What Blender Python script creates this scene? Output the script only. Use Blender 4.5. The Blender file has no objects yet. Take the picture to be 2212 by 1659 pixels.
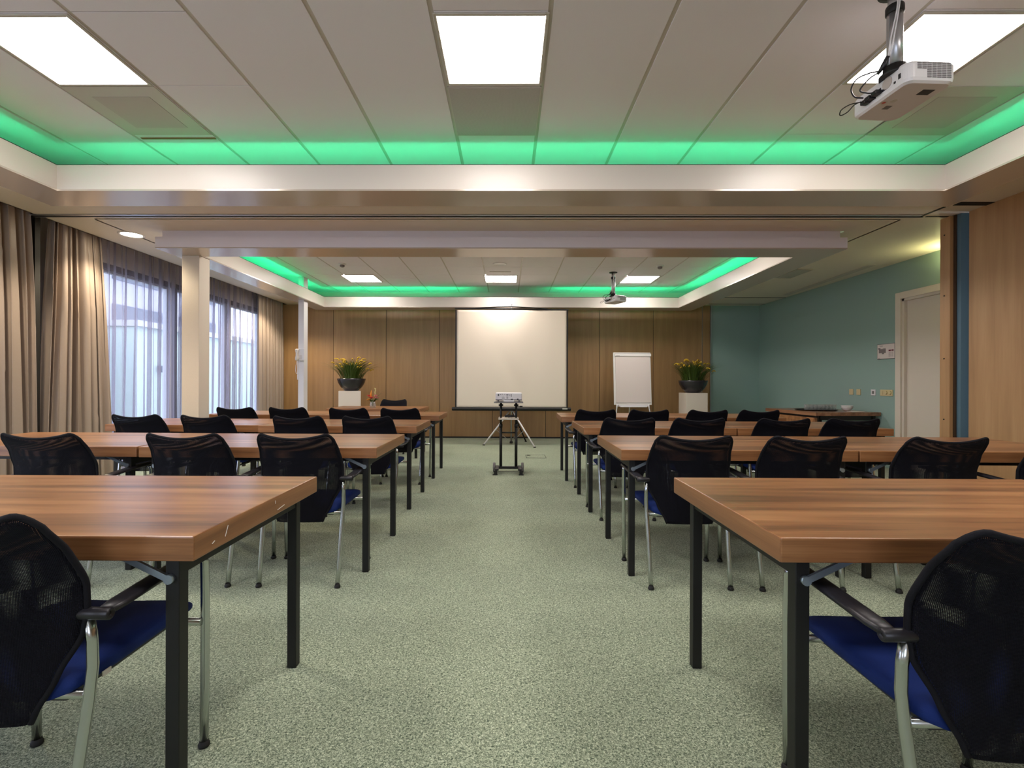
import bpy, bmesh, math, random
from mathutils import Vector, Matrix

scene = bpy.context.scene
col = scene.collection
PI = math.pi

# ---------------------------------------------------------------- camera
FPX, YAW, ROLL = 1050.0, 0.0084, 0.0035
cam_data = bpy.data.cameras.new('camera')
cam = bpy.data.objects.new('camera', cam_data)
col.objects.link(cam)
scene.camera = cam
cam_data.sensor_fit = 'HORIZONTAL'
cam_data.sensor_width = 36.0
cam_data.lens = FPX / 2212 * 36.0
cam_data.shift_x = (1106 - 1088.2) / 2212
cam_data.shift_y = -1.5 / 2212
cam_data.clip_start = 0.05
_r0 = Vector((math.cos(YAW), math.sin(YAW), 0)); _u0 = Vector((0, 0, 1))
_F = Vector((-math.sin(YAW), math.cos(YAW), 0))
_R = _r0 * math.cos(ROLL) + _u0 * math.sin(ROLL)
_U = _u0 * math.cos(ROLL) - _r0 * math.sin(ROLL)
cam.matrix_world = Matrix(((_R.x, _U.x, -_F.x, 0), (_R.y, _U.y, -_F.y, 0), (_R.z, _U.z, -_F.z, 1.12), (0, 0, 0, 1)))

# ---------------------------------------------------------------- world, exposure
world = bpy.data.worlds.new('overcast sky'); scene.world = world
world.use_nodes = True
_bg = world.node_tree.nodes['Background']
_bg.inputs[0].default_value = (0.74, 0.81, 1.0, 1); _bg.inputs[1].default_value = 3.7
scene.view_settings.view_transform = 'Standard'
scene.view_settings.look = 'None'
scene.view_settings.gamma = 1
scene.view_settings.use_curve_mapping = False
scene.view_settings.exposure = 0.82
scene.cycles.use_denoising = True
scene.cycles.max_bounces = 10
scene.cycles.diffuse_bounces = 6
scene.cycles.glossy_bounces = 4
scene.cycles.transparent_max_bounces = 24
scene.cycles.sample_clamp_indirect = 6
scene.cycles.caustics_reflective = False
scene.cycles.caustics_refractive = False

PANEL_STRENGTH = 14.5       # ceiling light panels
GREEN_STRENGTH = 15.0       # cove LED strips
SPOT_W = 88.0              # downlights

# ---------------------------------------------------------------- helpers: colour and material
def lin(c):
    c = c / 255.0
    return c / 12.92 if c <= 0.04045 else ((c + 0.055) / 1.055) ** 2.4
def rgb(r, g, b): return (lin(r), lin(g), lin(b), 1)

def new_mat(name):
    m = bpy.data.materials.new(name); m.use_nodes = True
    nt = m.node_tree
    return m, nt, nt.nodes['Principled BSDF']
def N(nt, t, **kw):
    n = nt.nodes.new(t)
    for k, v in kw.items():
        if k.startswith('i_'): n.inputs[k[2:]].default_value = v
        else: setattr(n, k, v)
    return n
def L(nt, a, b): nt.links.new(a, b)

def plain(name, c, rough=0.5, metal=0.0, spec=0.5, bump=0.0, bscale=200.0, coat=0.0, vary=0.0):
    m, nt, b = new_mat(name)
    b.inputs['Base Color'].default_value = c
    b.inputs['Roughness'].default_value = rough
    b.inputs['Metallic'].default_value = metal
    b.inputs['Specular IOR Level'].default_value = spec
    b.inputs['Coat Weight'].default_value = coat
    tc = N(nt, 'ShaderNodeTexCoord')
    no = N(nt, 'ShaderNodeTexNoise'); no.inputs['Scale'].default_value = bscale; no.inputs['Detail'].default_value = 3
    L(nt, tc.outputs['Object'], no.inputs['Vector'])
    if bump > 0:
        bp = N(nt, 'ShaderNodeBump'); bp.inputs['Strength'].default_value = bump; bp.inputs['Distance'].default_value = 0.002
        L(nt, no.outputs['Fac'], bp.inputs['Height']); L(nt, bp.outputs['Normal'], b.inputs['Normal'])
    mx = N(nt, 'ShaderNodeMixRGB', blend_type='MULTIPLY'); mx.inputs['Fac'].default_value = vary if vary else 0.06
    mx.inputs['Color1'].default_value = c
    L(nt, no.outputs['Fac'], mx.inputs['Color2']); L(nt, mx.outputs['Color'], b.inputs['Base Color'])
    return m

def wood(name, c_dark, c_mid, c_light, axis='X', rough=0.3, scale=1.0, spec=0.5, coat=0.0, contrast=0.5, fine=1.0):
    """laminate grain running along one object axis"""
    m, nt, b = new_mat(name)
    tc = N(nt, 'ShaderNodeTexCoord')
    def mapped(along, across):
        mp = N(nt, 'ShaderNodeMapping')
        s = [across, across, across]; s['XYZ'.index(axis)] = along
        mp.inputs['Scale'].default_value = s
        L(nt, tc.outputs['Object'], mp.inputs['Vector']); return mp
    m1 = mapped(0.55 * scale, 9 * scale); m2 = mapped(2.2 * scale, 90 * scale * fine); m3 = mapped(0.12 * scale, 2.2 * scale)
    n1 = N(nt, 'ShaderNodeTexNoise'); n1.inputs['Scale'].default_value = 1.6; n1.inputs['Detail'].default_value = 5; n1.inputs['Distortion'].default_value = 0.35
    n2 = N(nt, 'ShaderNodeTexNoise'); n2.inputs['Scale'].default_value = 2.0; n2.inputs['Detail'].default_value = 4
    n3 = N(nt, 'ShaderNodeTexNoise'); n3.inputs['Scale'].default_value = 2.5; n3.inputs['Detail'].default_value = 2
    L(nt, m1.outputs[0], n1.inputs['Vector']); L(nt, m2.outputs[0], n2.inputs['Vector']); L(nt, m3.outputs[0], n3.inputs['Vector'])
    a1 = N(nt, 'ShaderNodeMath', operation='MULTIPLY_ADD'); a1.inputs[1].default_value = 0.62
    a0 = N(nt, 'ShaderNodeMath', operation='MULTIPLY'); a0.inputs[1].default_value = 0.2
    L(nt, n2.outputs['Fac'], a0.inputs[0]); L(nt, n1.outputs['Fac'], a1.inputs[0]); L(nt, a0.outputs[0], a1.inputs[2])
    a2 = N(nt, 'ShaderNodeMath', operation='MULTIPLY_ADD'); a2.inputs[1].default_value = 0.3
    L(nt, n3.outputs['Fac'], a2.inputs[0]); L(nt, a1.outputs[0], a2.inputs[2])
    cr = N(nt, 'ShaderNodeValToRGB')
    e = cr.color_ramp.elements
    e[0].position = 0.56 - contrast * 0.3; e[0].color = c_dark
    e[1].position = 0.56 + contrast * 0.3; e[1].color = c_light
    k = cr.color_ramp.elements.new(0.56); k.color = c_mid
    L(nt, a2.outputs[0], cr.inputs['Fac']); L(nt, cr.outputs['Color'], b.inputs['Base Color'])
    b.inputs['Roughness'].default_value = rough; b.inputs['Specular IOR Level'].default_value = spec
    b.inputs['Coat Weight'].default_value = coat; b.inputs['Coat Roughness'].default_value = 0.25
    bp = N(nt, 'ShaderNodeBump'); bp.inputs['Strength'].default_value = 0.06; bp.inputs['Distance'].default_value = 0.001
    L(nt, n2.outputs['Fac'], bp.inputs['Height']); L(nt, bp.outputs['Normal'], b.inputs['Normal'])
    return m

def emit(name, c, s):
    m, nt, b = new_mat(name)
    b.inputs['Base Color'].default_value = (0.8, 0.8, 0.8, 1)
    b.inputs['Emission Color'].default_value = c; b.inputs['Emission Strength'].default_value = s
    return m

def carpet():
    m, nt, b = new_mat('green fleck carpet')
    tc = N(nt, 'ShaderNodeTexCoord')
    n1 = N(nt, 'ShaderNodeTexNoise'); n1.inputs['Scale'].default_value = 170; n1.inputs['Detail'].default_value = 3
    n1.inputs['Distortion'].default_value = 1.2
    n2 = N(nt, 'ShaderNodeTexNoise'); n2.inputs['Scale'].default_value = 2.0; n2.inputs['Detail'].default_value = 3
    for n in (n1, n2): L(nt, tc.outputs['Object'], n.inputs['Vector'])
    cr = N(nt, 'ShaderNodeValToRGB'); e = cr.color_ramp.elements
    e[0].position = 0.34; e[0].color = rgb(72, 88, 70); e[1].position = 0.66; e[1].color = rgb(216, 226, 196)
    k = e.new(0.5); k.color = rgb(150, 163, 136)
    L(nt, n1.outputs['Fac'], cr.inputs['Fac'])
    mx = N(nt, 'ShaderNodeMixRGB', blend_type='MULTIPLY'); mx.inputs['Fac'].default_value = 0.25
    L(nt, cr.outputs['Color'], mx.inputs['Color1']); L(nt, n2.outputs['Fac'], mx.inputs['Color2'])
    L(nt, mx.outputs['Color'], b.inputs['Base Color'])
    b.inputs['Roughness'].default_value = 0.95; b.inputs['Specular IOR Level'].default_value = 0.1
    b.inputs['Sheen Weight'].default_value = 0.2
    bp = N(nt, 'ShaderNodeBump'); bp.inputs['Strength'].default_value = 0.6; bp.inputs['Distance'].default_value = 0.004
    L(nt, n1.outputs['Fac'], bp.inputs['Height']); L(nt, bp.outputs['Normal'], b.inputs['Normal'])
    return m

def mesh_fabric():
    """tight knitted mesh with small open holes"""
    m, nt, b = new_mat('black knitted mesh')
    tc = N(nt, 'ShaderNodeTexCoord'); sep = N(nt, 'ShaderNodeSeparateXYZ'); L(nt, tc.outputs['Object'], sep.inputs[0])
    def wave(src, k, ph=None):
        mu = N(nt, 'ShaderNodeMath', operation='MULTIPLY'); mu.inputs[1].default_value = k
        L(nt, src, mu.inputs[0]); s = N(nt, 'ShaderNodeMath', operation='SINE'); L(nt, mu.outputs[0], s.inputs[0]); return s
    ad = N(nt, 'ShaderNodeMath', operation='ADD'); sb = N(nt, 'ShaderNodeMath', operation='SUBTRACT')
    L(nt, sep.outputs['X'], ad.inputs[0]); L(nt, sep.outputs['Z'], ad.inputs[1])
    L(nt, sep.outputs['X'], sb.inputs[0]); L(nt, sep.outputs['Z'], sb.inputs[1])
    w1 = wave(ad.outputs[0], 2 * PI / 0.0056); w2 = wave(sb.outputs[0], 2 * PI / 0.0056)
    mu = N(nt, 'ShaderNodeMath', operation='MULTIPLY'); L(nt, w1.outputs[0], mu.inputs[0]); L(nt, w2.outputs[0], mu.inputs[1])
    gt = N(nt, 'ShaderNodeMath', operation='GREATER_THAN'); gt.inputs[1].default_value = 0.62
    L(nt, mu.outputs[0], gt.inputs[0])
    tr = N(nt, 'ShaderNodeBsdfTransparent'); mixs = N(nt, 'ShaderNodeMixShader')
    L(nt, gt.outputs[0], mixs.inputs[0]); L(nt, b.outputs[0], mixs.inputs[1]); L(nt, tr.outputs[0], mixs.inputs[2])
    L(nt, mixs.outputs[0], nt.nodes['Material Output'].inputs['Surface'])
    b.inputs['Base Color'].default_value = rgb(13, 13, 24); b.inputs['Roughness'].default_value = 0.85
    b.inputs['Specular IOR Level'].default_value = 0.2
    bp = N(nt, 'ShaderNodeBump'); bp.inputs['Strength'].default_value = 0.7; bp.inputs['Distance'].default_value = 0.002
    L(nt, mu.outputs[0], bp.inputs['Height']); L(nt, bp.outputs['Normal'], b.inputs['Normal'])
    return m

def sheer_fabric():
    m, nt, b = new_mat('violet grey sheer')
    df = N(nt, 'ShaderNodeBsdfDiffuse'); df.inputs['Color'].default_value = rgb(150, 144, 158)
    tl = N(nt, 'ShaderNodeBsdfTranslucent'); tl.inputs['Color'].default_value = rgb(165, 165, 186)
    tr = N(nt, 'ShaderNodeBsdfTransparent')
    tr.inputs['Color'].default_value = (.93, .93, .96, 1)
    m1 = N(nt, 'ShaderNodeMixShader'); m1.inputs[0].default_value = 0.5
    L(nt, df.outputs[0], m1.inputs[1]); L(nt, tl.outputs[0], m1.inputs[2])
    lw = N(nt, 'ShaderNodeLayerWeight'); lw.inputs['Blend'].default_value = 0.5
    mr = N(nt, 'ShaderNodeMapRange'); mr.inputs['To Min'].default_value = 0.34; mr.inputs['To Max'].default_value = 1.0
    L(nt, lw.outputs['Facing'], mr.inputs['Value'])
    m2 = N(nt, 'ShaderNodeMixShader'); L(nt, mr.outputs[0], m2.inputs[0])
    L(nt, tr.outputs[0], m2.inputs[1]); L(nt, m1.outputs[0], m2.inputs[2])
    L(nt, m2.outputs[0], nt.nodes['Material Output'].inputs['Surface'])
    return m

def clear_glass(name, amount=0.1, c=(1, 1, 1, 1)):
    m, nt, b = new_mat(name)
    tr = N(nt, 'ShaderNodeBsdfTransparent'); tr.inputs['Color'].default_value = c
    gl = N(nt, 'ShaderNodeBsdfGlossy'); gl.inputs['Roughness'].default_value = 0.03
    fr = N(nt, 'ShaderNodeLayerWeight'); fr.inputs['Blend'].default_value = amount
    mx = N(nt, 'ShaderNodeMixShader'); L(nt, fr.outputs['Facing'], mx.inputs[0])
    L(nt, tr.outputs[0], mx.inputs[1]); L(nt, gl.outputs[0], mx.inputs[2])
    L(nt, mx.outputs[0], nt.nodes['Material Output'].inputs['Surface'])
    return m

def perforated(name, c, hole, scale):
    m, nt, b = new_mat(name)
    tc = N(nt, 'ShaderNodeTexCoord'); vo = N(nt, 'ShaderNodeTexVoronoi'); vo.inputs['Scale'].default_value = scale
    vo.inputs['Randomness'].default_value = 0.0
    L(nt, tc.outputs['Object'], vo.inputs['Vector'])
    lt = N(nt, 'ShaderNodeMath', operation='LESS_THAN'); lt.inputs[1].default_value = 0.36
    L(nt, vo.outputs['Distance'], lt.inputs[0])
    mx = N(nt, 'ShaderNodeMixRGB'); mx.inputs['Color1'].default_value = c; mx.inputs['Color2'].default_value = hole
    L(nt, lt.outputs[0], mx.inputs['Fac']); L(nt, mx.outputs['Color'], b.inputs['Base Color'])
    b.inputs['Roughness'].default_value = 0.6
    return m

M = {}
M['table_end'] = wood('walnut laminate end band', rgb(100, 66, 42), rgb(136, 92, 58), rgb(166, 118, 78), 'Y', rough=0.35, coat=0.1, contrast=0.6)
M['table'] = wood('walnut laminate', rgb(88, 57, 37), rgb(146, 99, 62), rgb(180, 129, 86), 'X', rough=0.3, coat=0.18, contrast=0.5)
M['panel_wood'] = wood('brown maple panel', rgb(128, 98, 62), rgb(152, 118, 78), rgb(172, 138, 94), 'Z', rough=0.42, contrast=1.1, fine=0.8)
M['panel_wood_light'] = wood('light maple panel', rgb(158, 122, 84), rgb(182, 143, 100), rgb(200, 162, 118), 'Z', rough=0.45, contrast=1.0, fine=0.7)
M['carpet'] = carpet()
M['mesh'] = mesh_fabric()
M['piping'] = plain('black fabric edge', rgb(15, 15, 22), 0.8, spec=.25, bump=0.4, bscale=900)
M['blue'] = plain('royal blue wool', rgb(10, 40, 108), 0.75, spec=0.3, bump=0.3, bscale=700, vary=0.25)
M['chrome'] = plain('satin chrome', rgb(196, 200, 200), 0.2, metal=1.0)
M['alu'] = plain('brushed aluminium', rgb(190, 192, 196), 0.35, metal=0.9)
M['steel_blue'] = plain('zinc plated steel', rgb(176, 190, 204), 0.3, metal=0.8)
M['black_plastic'] = plain('black plastic', rgb(30, 29, 34), 0.38, spec=0.5)
M['black_metal'] = plain('black powder coat', rgb(11, 11, 12), 0.5)
M['rubber'] = plain('black rubber', rgb(20, 20, 20), 0.7)
M['white_paint'] = plain('white wall paint', rgb(222, 214, 204), 0.55, bump=0.05, bscale=120)
M['column'] = plain('cream wallpaper paint', rgb(222, 212, 196), 0.6, bump=0.2, bscale=90)
M['tile'] = plain('mineral fibre tile', rgb(238, 232, 236), 0.85, bump=0.25, bscale=350, vary=0.1)
M['tbar'] = plain('white enamelled grid bar', rgb(196, 188, 178), 0.4)
M['tbar_dark'] = plain('shadow groove paint', rgb(120, 112, 106), 0.6)
M['fascia'] = plain('satin white fascia', rgb(216, 208, 198), 0.35)
M['soffit'] = plain('taupe gloss soffit', rgb(206, 194, 182), 0.2, metal=0.25, spec=0.6)
M['lower_ceiling'] = plain('cream ceiling paint', rgb(226, 216, 202), 0.5, bump=0.05, bscale=100)
M['teal'] = plain('sea green wall paint', rgb(148, 174, 166), 0.6, bump=0.1, bscale=150)
M['teal_shaded'] = plain('shaded sea green wall paint', rgb(84, 116, 132), 0.6)  # same sea green paint, with the niche's shade put into the colour
M['door'] = plain('white door lacquer', rgb(226, 214, 200), 0.4)
M['dark_slot'] = plain('dark slot', rgb(18, 16, 15), 0.6)
M['dark_frame'] = plain('dark brown window frame', rgb(70, 58, 54), 0.5)
M['win_frame'] = plain('white aluminium frame', rgb(205, 212, 222), 0.4)
M['drape'] = plain('taupe satin drape', rgb(156, 142, 132), 0.42, spec=0.5, bump=0.15, bscale=60, vary=0.08)
M['sheer'] = sheer_fabric()
M['glass'] = clear_glass('window glass', 0.08)
M['tumbler'] = clear_glass('drinking glass', 0.22, (0.97, 0.98, 0.98, 1))
_nt = M['tumbler'].node_tree; _o = _nt.nodes['Material Output']; _src = _o.inputs['Surface'].links[0].from_socket
_d = N(_nt, 'ShaderNodeBsdfTranslucent'); _d.inputs['Color'].default_value = (.9, .92, .92, 1); _d2 = N(_nt, 'ShaderNodeBsdfDiffuse'); _d2.inputs['Color'].default_value = (.9, .92, .92, 1)
_m = N(_nt, 'ShaderNodeMixShader'); _m.inputs[0].default_value = .5; L(_nt, _d.outputs[0], _m.inputs[1]); L(_nt, _d2.outputs[0], _m.inputs[2])
_m2 = N(_nt, 'ShaderNodeMixShader'); _m2.inputs[0].default_value = .16; L(_nt, _src, _m2.inputs[1]); L(_nt, _m.outputs[0], _m2.inputs[2]); L(_nt, _m2.outputs[0], _o.inputs['Surface'])
M['white_gloss'] = plain('white glazed', rgb(235, 232, 228), 0.2)
M['pedestal'] = plain('white lacquered pedestal', rgb(228, 216, 202), 0.35)
M['pot'] = plain('anthracite glazed pot', rgb(46, 44, 50), 0.16, spec=0.6)
M['leaf'] = plain('grass leaf', rgb(82, 108, 34), 0.5, bscale=8, vary=0.6)
M['spike'] = plain('yellow seed head', rgb(208, 168, 40), 0.7, bump=0.5, bscale=400)
M['soil'] = plain('soil', rgb(60, 46, 34), 0.9)
M['screen'] = plain('matt white screen', rgb(236, 224, 206), 0.8)
M['paper'] = plain('flip chart paper', rgb(226, 214, 208), 0.8)
M['off_white'] = plain('off white plastic', rgb(226, 224, 226), 0.35)
M['ivory'] = plain('ivory plastic', rgb(214, 196, 152), 0.4)
M['grey_plastic'] = plain('grey plastic', rgb(120, 116, 118), 0.4)
M['grille'] = perforated('perforated grey grille', rgb(186, 176, 168), rgb(98, 92, 88), 170)
M['grille_fine'] = perforated('perforated fine grille', rgb(186, 178, 174), rgb(112, 106, 104), 210)
M['diffuser'] = emit('warm white diffuser', (1.0, 0.915, 0.87, 1), PANEL_STRENGTH)
M['green'] = emit('green LED strip', (0.03, 1.0, 0.42, 1), GREEN_STRENGTH * 1.15)
M['green_far'] = emit('green LED strip far bay', (0.0, 1.0, 0.38, 1), GREEN_STRENGTH * 1.9)
M['lamp'] = emit('warm lamp', (1.0, 0.86, 0.62, 1), 30)
M['outside_wall'] = plain('white rendered wall', rgb(180, 184, 186), 0.8)
M['outside_teal'] = plain('pale green cladding', rgb(176, 196, 192), 0.7)
M['outside_ground'] = plain('grey paving', rgb(150, 150, 148), 0.9)
M['outside_dark'] = plain('grey metal post', rgb(90, 98, 110), 0.6)
M['red'] = plain('red petal', rgb(214, 44, 50), 0.5)
M['pink'] = plain('pink petal', rgb(226, 120, 132), 0.5)
M['orange'] = plain('orange petal', rgb(224, 138, 30), 0.5)
M['cream'] = plain('cream blossom', rgb(222, 214, 150), 0.5)
M['dark_red'] = plain('dark red print', rgb(110, 30, 48), 0.6)
M['print'] = plain('grey print', rgb(132, 122, 122), 0.7)
M['brown_strip'] = plain('bare brown edge', rgb(140, 96, 50), 0.6)
M['tag'] = plain('white cloth tag', rgb(225, 222, 214), 0.7)

# ---------------------------------------------------------------- helpers: geometry
class MB:
    """collects shapes into one mesh"""
    def __init__(self): self.bm = bmesh.new()
    def box(self, x0, x1, y0, y1, z0, z1, mi=0, bev=0.0, seg=2):
        b = bmesh.new()
        bmesh.ops.create_cube(b, size=1.0)
        for v in b.verts:
            v.co = Vector(((x0 + x1) / 2 + v.co.x * (x1 - x0), (y0 + y1) / 2 + v.co.y * (y1 - y0), (z0 + z1) / 2 + v.co.z * (z1 - z0)))
        if bev > 0:
            bmesh.ops.bevel(b, geom=b.edges[:], offset=bev, segments=seg, affect='EDGES', profile=0.6)
        return self._merge(b, mi)
    def _merge(self, b, mi=0, mat=None):
        if mat is not None: bmesh.ops.transform(b, matrix=mat, verts=b.verts[:])
        vm = {}
        for v in b.verts: vm[v] = self.bm.verts.new(v.co)
        for f in b.faces:
            try:
                nf = self.bm.faces.new([vm[v] for v in f.verts]); nf.material_index = mi; nf.smooth = f.smooth
            except ValueError: pass
        b.free(); return self
    def rings(self, rings, cap=True, mi=0, closed=True, smooth=True):
        rv = [[self.bm.verts.new(p) for p in r] for r in rings]
        n = len(rv[0])
        for a, b in zip(rv[:-1], rv[1:]):
            for i in range(n if closed else n - 1):
                j = (i + 1) % n
                f = self.bm.faces.new((a[i], a[j], b[j], b[i])); f.smooth = smooth; f.material_index = mi
        if cap and closed:
            f = self.bm.faces.new(rv[0][::-1]); f.material_index = mi
            f = self.bm.faces.new(rv[-1]); f.material_index = mi
        return self
    def tube(self, pts, r, n=10, mi=0, flat=None):
        """round tube (or flat bar: flat=(half width, half height)) through points"""
        pts = [Vector(p) for p in pts]
        rs = r if isinstance(r, (list, tuple)) else [r] * len(pts)
        rings = []; up = None
        for i, p in enumerate(pts):
            a = pts[max(i - 1, 0)]; b = pts[min(i + 1, len(pts) - 1)]
            t = (b - a).normalized()
            if up is None:
                up = Vector((0, 0, 1)) if abs(t.z) < 0.9 else Vector((0, 1, 0))
            s = t.cross(up).normalized(); u = s.cross(t).normalized(); up = u
            hw, hh = (rs[i], rs[i]) if flat is None else flat
            rings.append([p + s * math.cos(2 * PI * k / n) * hw + u * math.sin(2 * PI * k / n) * hh for k in range(n)])
        return self.rings(rings, mi=mi)
    def bar(self, p, q, w, h, mi=0):
        """square bar from p to q"""
        p, q = Vector(p), Vector(q); t = (q - p).normalized()
        up = Vector((0, 0, 1)) if abs(t.z) < 0.9 else Vector((0, 1, 0))
        s = t.cross(up).normalized(); u = s.cross(t).normalized()
        return self.rings([[c + s * a * w / 2 + u * b * h / 2 for a, b in ((-1, -1), (1, -1), (1, 1), (-1, 1))] for c in (p, q)], mi=mi, smooth=False)
    def lathe(self, prof, c=(0, 0, 0), n=24, mi=0, axis='Z', cap=True):
        rings = []
        for r, z in prof:
            ring = []
            for k in range(n):
                a = 2 * PI * k / n; x, y = r * math.cos(a), r * math.sin(a)
                v = {'Z': (x, y, z), 'X': (z, x, y), 'Y': (x, z, y)}[axis]
                ring.append(Vector(c) + Vector(v))
            rings.append(ring)
        return self.rings(rings, cap=cap, mi=mi)
    def poly(self, pts, mi=0):
        f = self.bm.faces.new([self.bm.verts.new(p) for p in pts]); f.material_index = mi; return self
    def prism(self, pts, z0, z1, mi=0, smooth=False):
        return self.rings([[(x, y, z0) for x, y in pts], [(x, y, z1) for x, y in pts]], mi=mi, smooth=smooth)
    def build(self, name, mats, parent=None, fix=True):
        if fix: bmesh.ops.recalc_face_normals(self.bm, faces=self.bm.faces[:])
        me = bpy.data.meshes.new(name); self.bm.to_mesh(me); self.bm.free()
        for m in (mats if isinstance(mats, (list, tuple)) else [mats]): me.materials.append(m)
        o = bpy.data.objects.new(name, me); col.objects.link(o)
        if parent is not None: o.parent = parent
        return o

def tag(o, label, cat, group=None):
    o['label'] = label; o['category'] = cat
    if group: o['group'] = group
    return o
def thing(name, label, cat, loc=(0, 0, 0), rz=0.0, group=None):
    o = bpy.data.objects.new(name, None); col.objects.link(o)
    o.empty_display_size = 0.1
    o.location = loc; o.rotation_euler = (0, 0, rz)
    return tag(o, label, cat, group)
def struct(name, mb, mats, parent=None):
    o = mb.build(name, mats, parent)
    if parent is None: o['kind'] = 'structure'
    return o
def dup(root, loc, rz=0.0, label=None, group=None):
    def cp(o, parent):
        c = o.copy(); col.objects.link(c); c.parent = parent
        for ch in kids.get(o, []): cp(ch, c)
        return c
    kids = {}
    for o in list(col.objects):
        if o.parent is not None: kids.setdefault(o.parent, []).append(o)
    r = cp(root, None)
    r.location = loc; r.rotation_euler = (0, 0, rz)
    if label: r['label'] = label
    if group: r['group'] = group
    return r
def rrect(x0, x1, y0, y1, r, n=5):
    pts = []
    for cx, cy, a0 in ((x1 - r, y0 + r, -PI / 2), (x1 - r, y1 - r, 0), (x0 + r, y1 - r, PI / 2), (x0 + r, y0 + r, PI)):
        for k in range(n + 1):
            a = a0 + PI / 2 * k / n; pts.append((cx + r * math.cos(a), cy + r * math.sin(a)))
    return pts

# ================================================================ SETTING
ZC, ZL, ZS = 2.92, 2.72, 2.5225      # coffer ceiling, lower ceiling, soffit underside
YB, YF = -2.6, 9.93                  # back and far wall
XW, XR = -4.78, 5.12                 # window wall and sea green wall

struct('floor', MB().box(-4.9, 5.3, YB, YF + 0.1, -0.1, 0), M['carpet'])

# ---- lower ceiling with two openings, recess along the curtains
near = dict(xi0=-3.315, xi1=3.155, yi0=-0.9, yi1=3.54, xo0=-3.645, xo1=3.457, yo0=-1.21, yo1=3.85)
far = dict(xi0=-3.41, xi1=3.145, yi0=5.40, yi1=8.99, xo0=-3.70, xo1=3.51, yo0=5.06, yo1=9.33)
mb = MB(); YF2 = YF + .12
for x0, x1, y0, y1 in ((-4.53, near['xo0'] - .0, YB, YF2), (3.51, XR, YB, YF2), (near['xo0'], 3.51, YB, near['yo0']),
                       (near['xo0'], 3.51, near['yo1'], far['yo0'] + .05), (near['xo0'], 3.51, far['yo1'], YF2), (near['xo1'], 3.51, near['yo0'], near['yo1'])):
    mb.box(x0, x1, y0, y1, ZL, ZL + 0.03)
mb.box(-4.9, -4.53, YB, YF2, ZL + 0.14, ZL + 0.17); mb.box(-4.53, -4.515, YB, YF2, ZL - 0.0, ZL + 0.14)
mb.box(XR, XR + .2, YB, YF2, ZL, ZL + .03)
struct('ceiling', mb, M['lower_ceiling'])

def coffer(nm, c, step):
    # soffit frame with fascia and the cove behind it
    G = 0.65
    mb = MB()
    xo0, xo1, yo0, yo1, xi0, xi1, yi0, yi1 = (c[k] for k in ('xo0', 'xo1', 'yo0', 'yo1', 'xi0', 'xi1', 'yi0', 'yi1'))
    zt = ZS + 0.12 if step else ZL
    for x0, x1, y0, y1 in ((xo0, xi0, yo0, yo1), (xi1, xo1, yo0, yo1), (xi0, xi1, yo0, yi0), (xi0, xi1, yi1, yo1)):
        mb.box(x0, x1, y0, y1, ZS, ZS + 0.012)
    s = struct('trim_%d' % nm, mb, M['soffit'])
    mb = MB(); T = 0.02                              # outer side of the box
    for x0, x1, y0, y1 in ((xo0, xo0 + T, yo0 + T, yo1 - T), (xo1 - T, xo1, yo0 + T, yo1 - T), (xo0, xo1, yo0, yo0 + T), (xo0, xo1, yo1 - T, yo1)):
        mb.box(x0, x1, y0, y1, ZS + .012, zt)
    if step:
        d = 0.045
        mb.box(xo0 + .002, xo1 - .002, yo0 + .002, yo0 + .1, zt - .004, zt - .0005)
        mb.box(xo0 + .002, xo0 + .1, yo0 + .1, yo1 - .03, zt - .004, zt - .0005); mb.box(xo1 - .1, xo1 - .002, yo0 + .1, yo1 - .03, zt - .004, zt - .0005)
        for x0, x1, y0, y1 in ((xo0 + d, xo0 + d + T, yo0 + d + T, yo1 - d), (xo1 - d - T, xo1 - d, yo0 + d + T, yo1 - d), (xo0 + d, xo1 - d, yo0 + d, yo0 + d + T)):
            mb.box(x0, x1, y0, y1, zt - .01, ZL)
    struct('trim_%d' % (nm + 1), mb, M['tile'] if step else M['lower_ceiling'])
    mb = MB(); zf = ZL - 0.01                       # fascia, with a small flange turned away from the room
    for x0, x1, y0, y1 in ((xi0 - T, xi0, yi0, yi1), (xi1, xi1 + T, yi0, yi1), (xi0 - T, xi1 + T, yi1, yi1 + T), (xi0 - T, xi1 + T, yi0 - T, yi0)):
        mb.box(x0, x1, y0, y1, ZS + .012, zf)
    struct('trim_%d' % (nm + 2), mb, M['fascia'])
    F = 0.058; mb = MB()
    for x0, x1, y0, y1 in ((xi0 - F, xi0 - .003, yi0 - F, yi1 + F), (xi1 + .003, xi1 + F, yi0 - F, yi1 + F), (xi0, xi1, yi1 + .003, yi1 + F), (xi0, xi1, yi0 - F, yi0 - .003)):
        mb.box(x0, x1, y0, y1, zf, zf + 0.006)
    struct('trim_%d' % (nm + 3), mb, M['dark_slot'])
    mb = MB()                                       # cove back walls and cove floor
    X0, X1, Y0, Y1 = xi0 - G, xi1 + G, yi0 - G, yi1 + G
    for x0, x1, y0, y1 in ((X0 - T, X0, Y0, Y1), (X1, X1 + T, Y0, Y1), (X0, X1, Y0 - T, Y0), (X0, X1, Y1, Y1 + T)):
        mb.box(x0, x1, y0, y1, ZL + .0, ZC + .06)
    for x0, x1, y0, y1 in ((X0, xo0, Y0, Y1), (xo1, X1, Y0, Y1), (xo0, xo1, Y0, yo0), (xo0, xo1, yo1, Y1)):
        mb.box(x0, x1, y0, y1, ZL + .031, ZL + .045)
    struct('trim_%d' % (nm + 4), mb, M['white_paint'])
    return X0, X1, Y0, Y1

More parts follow.
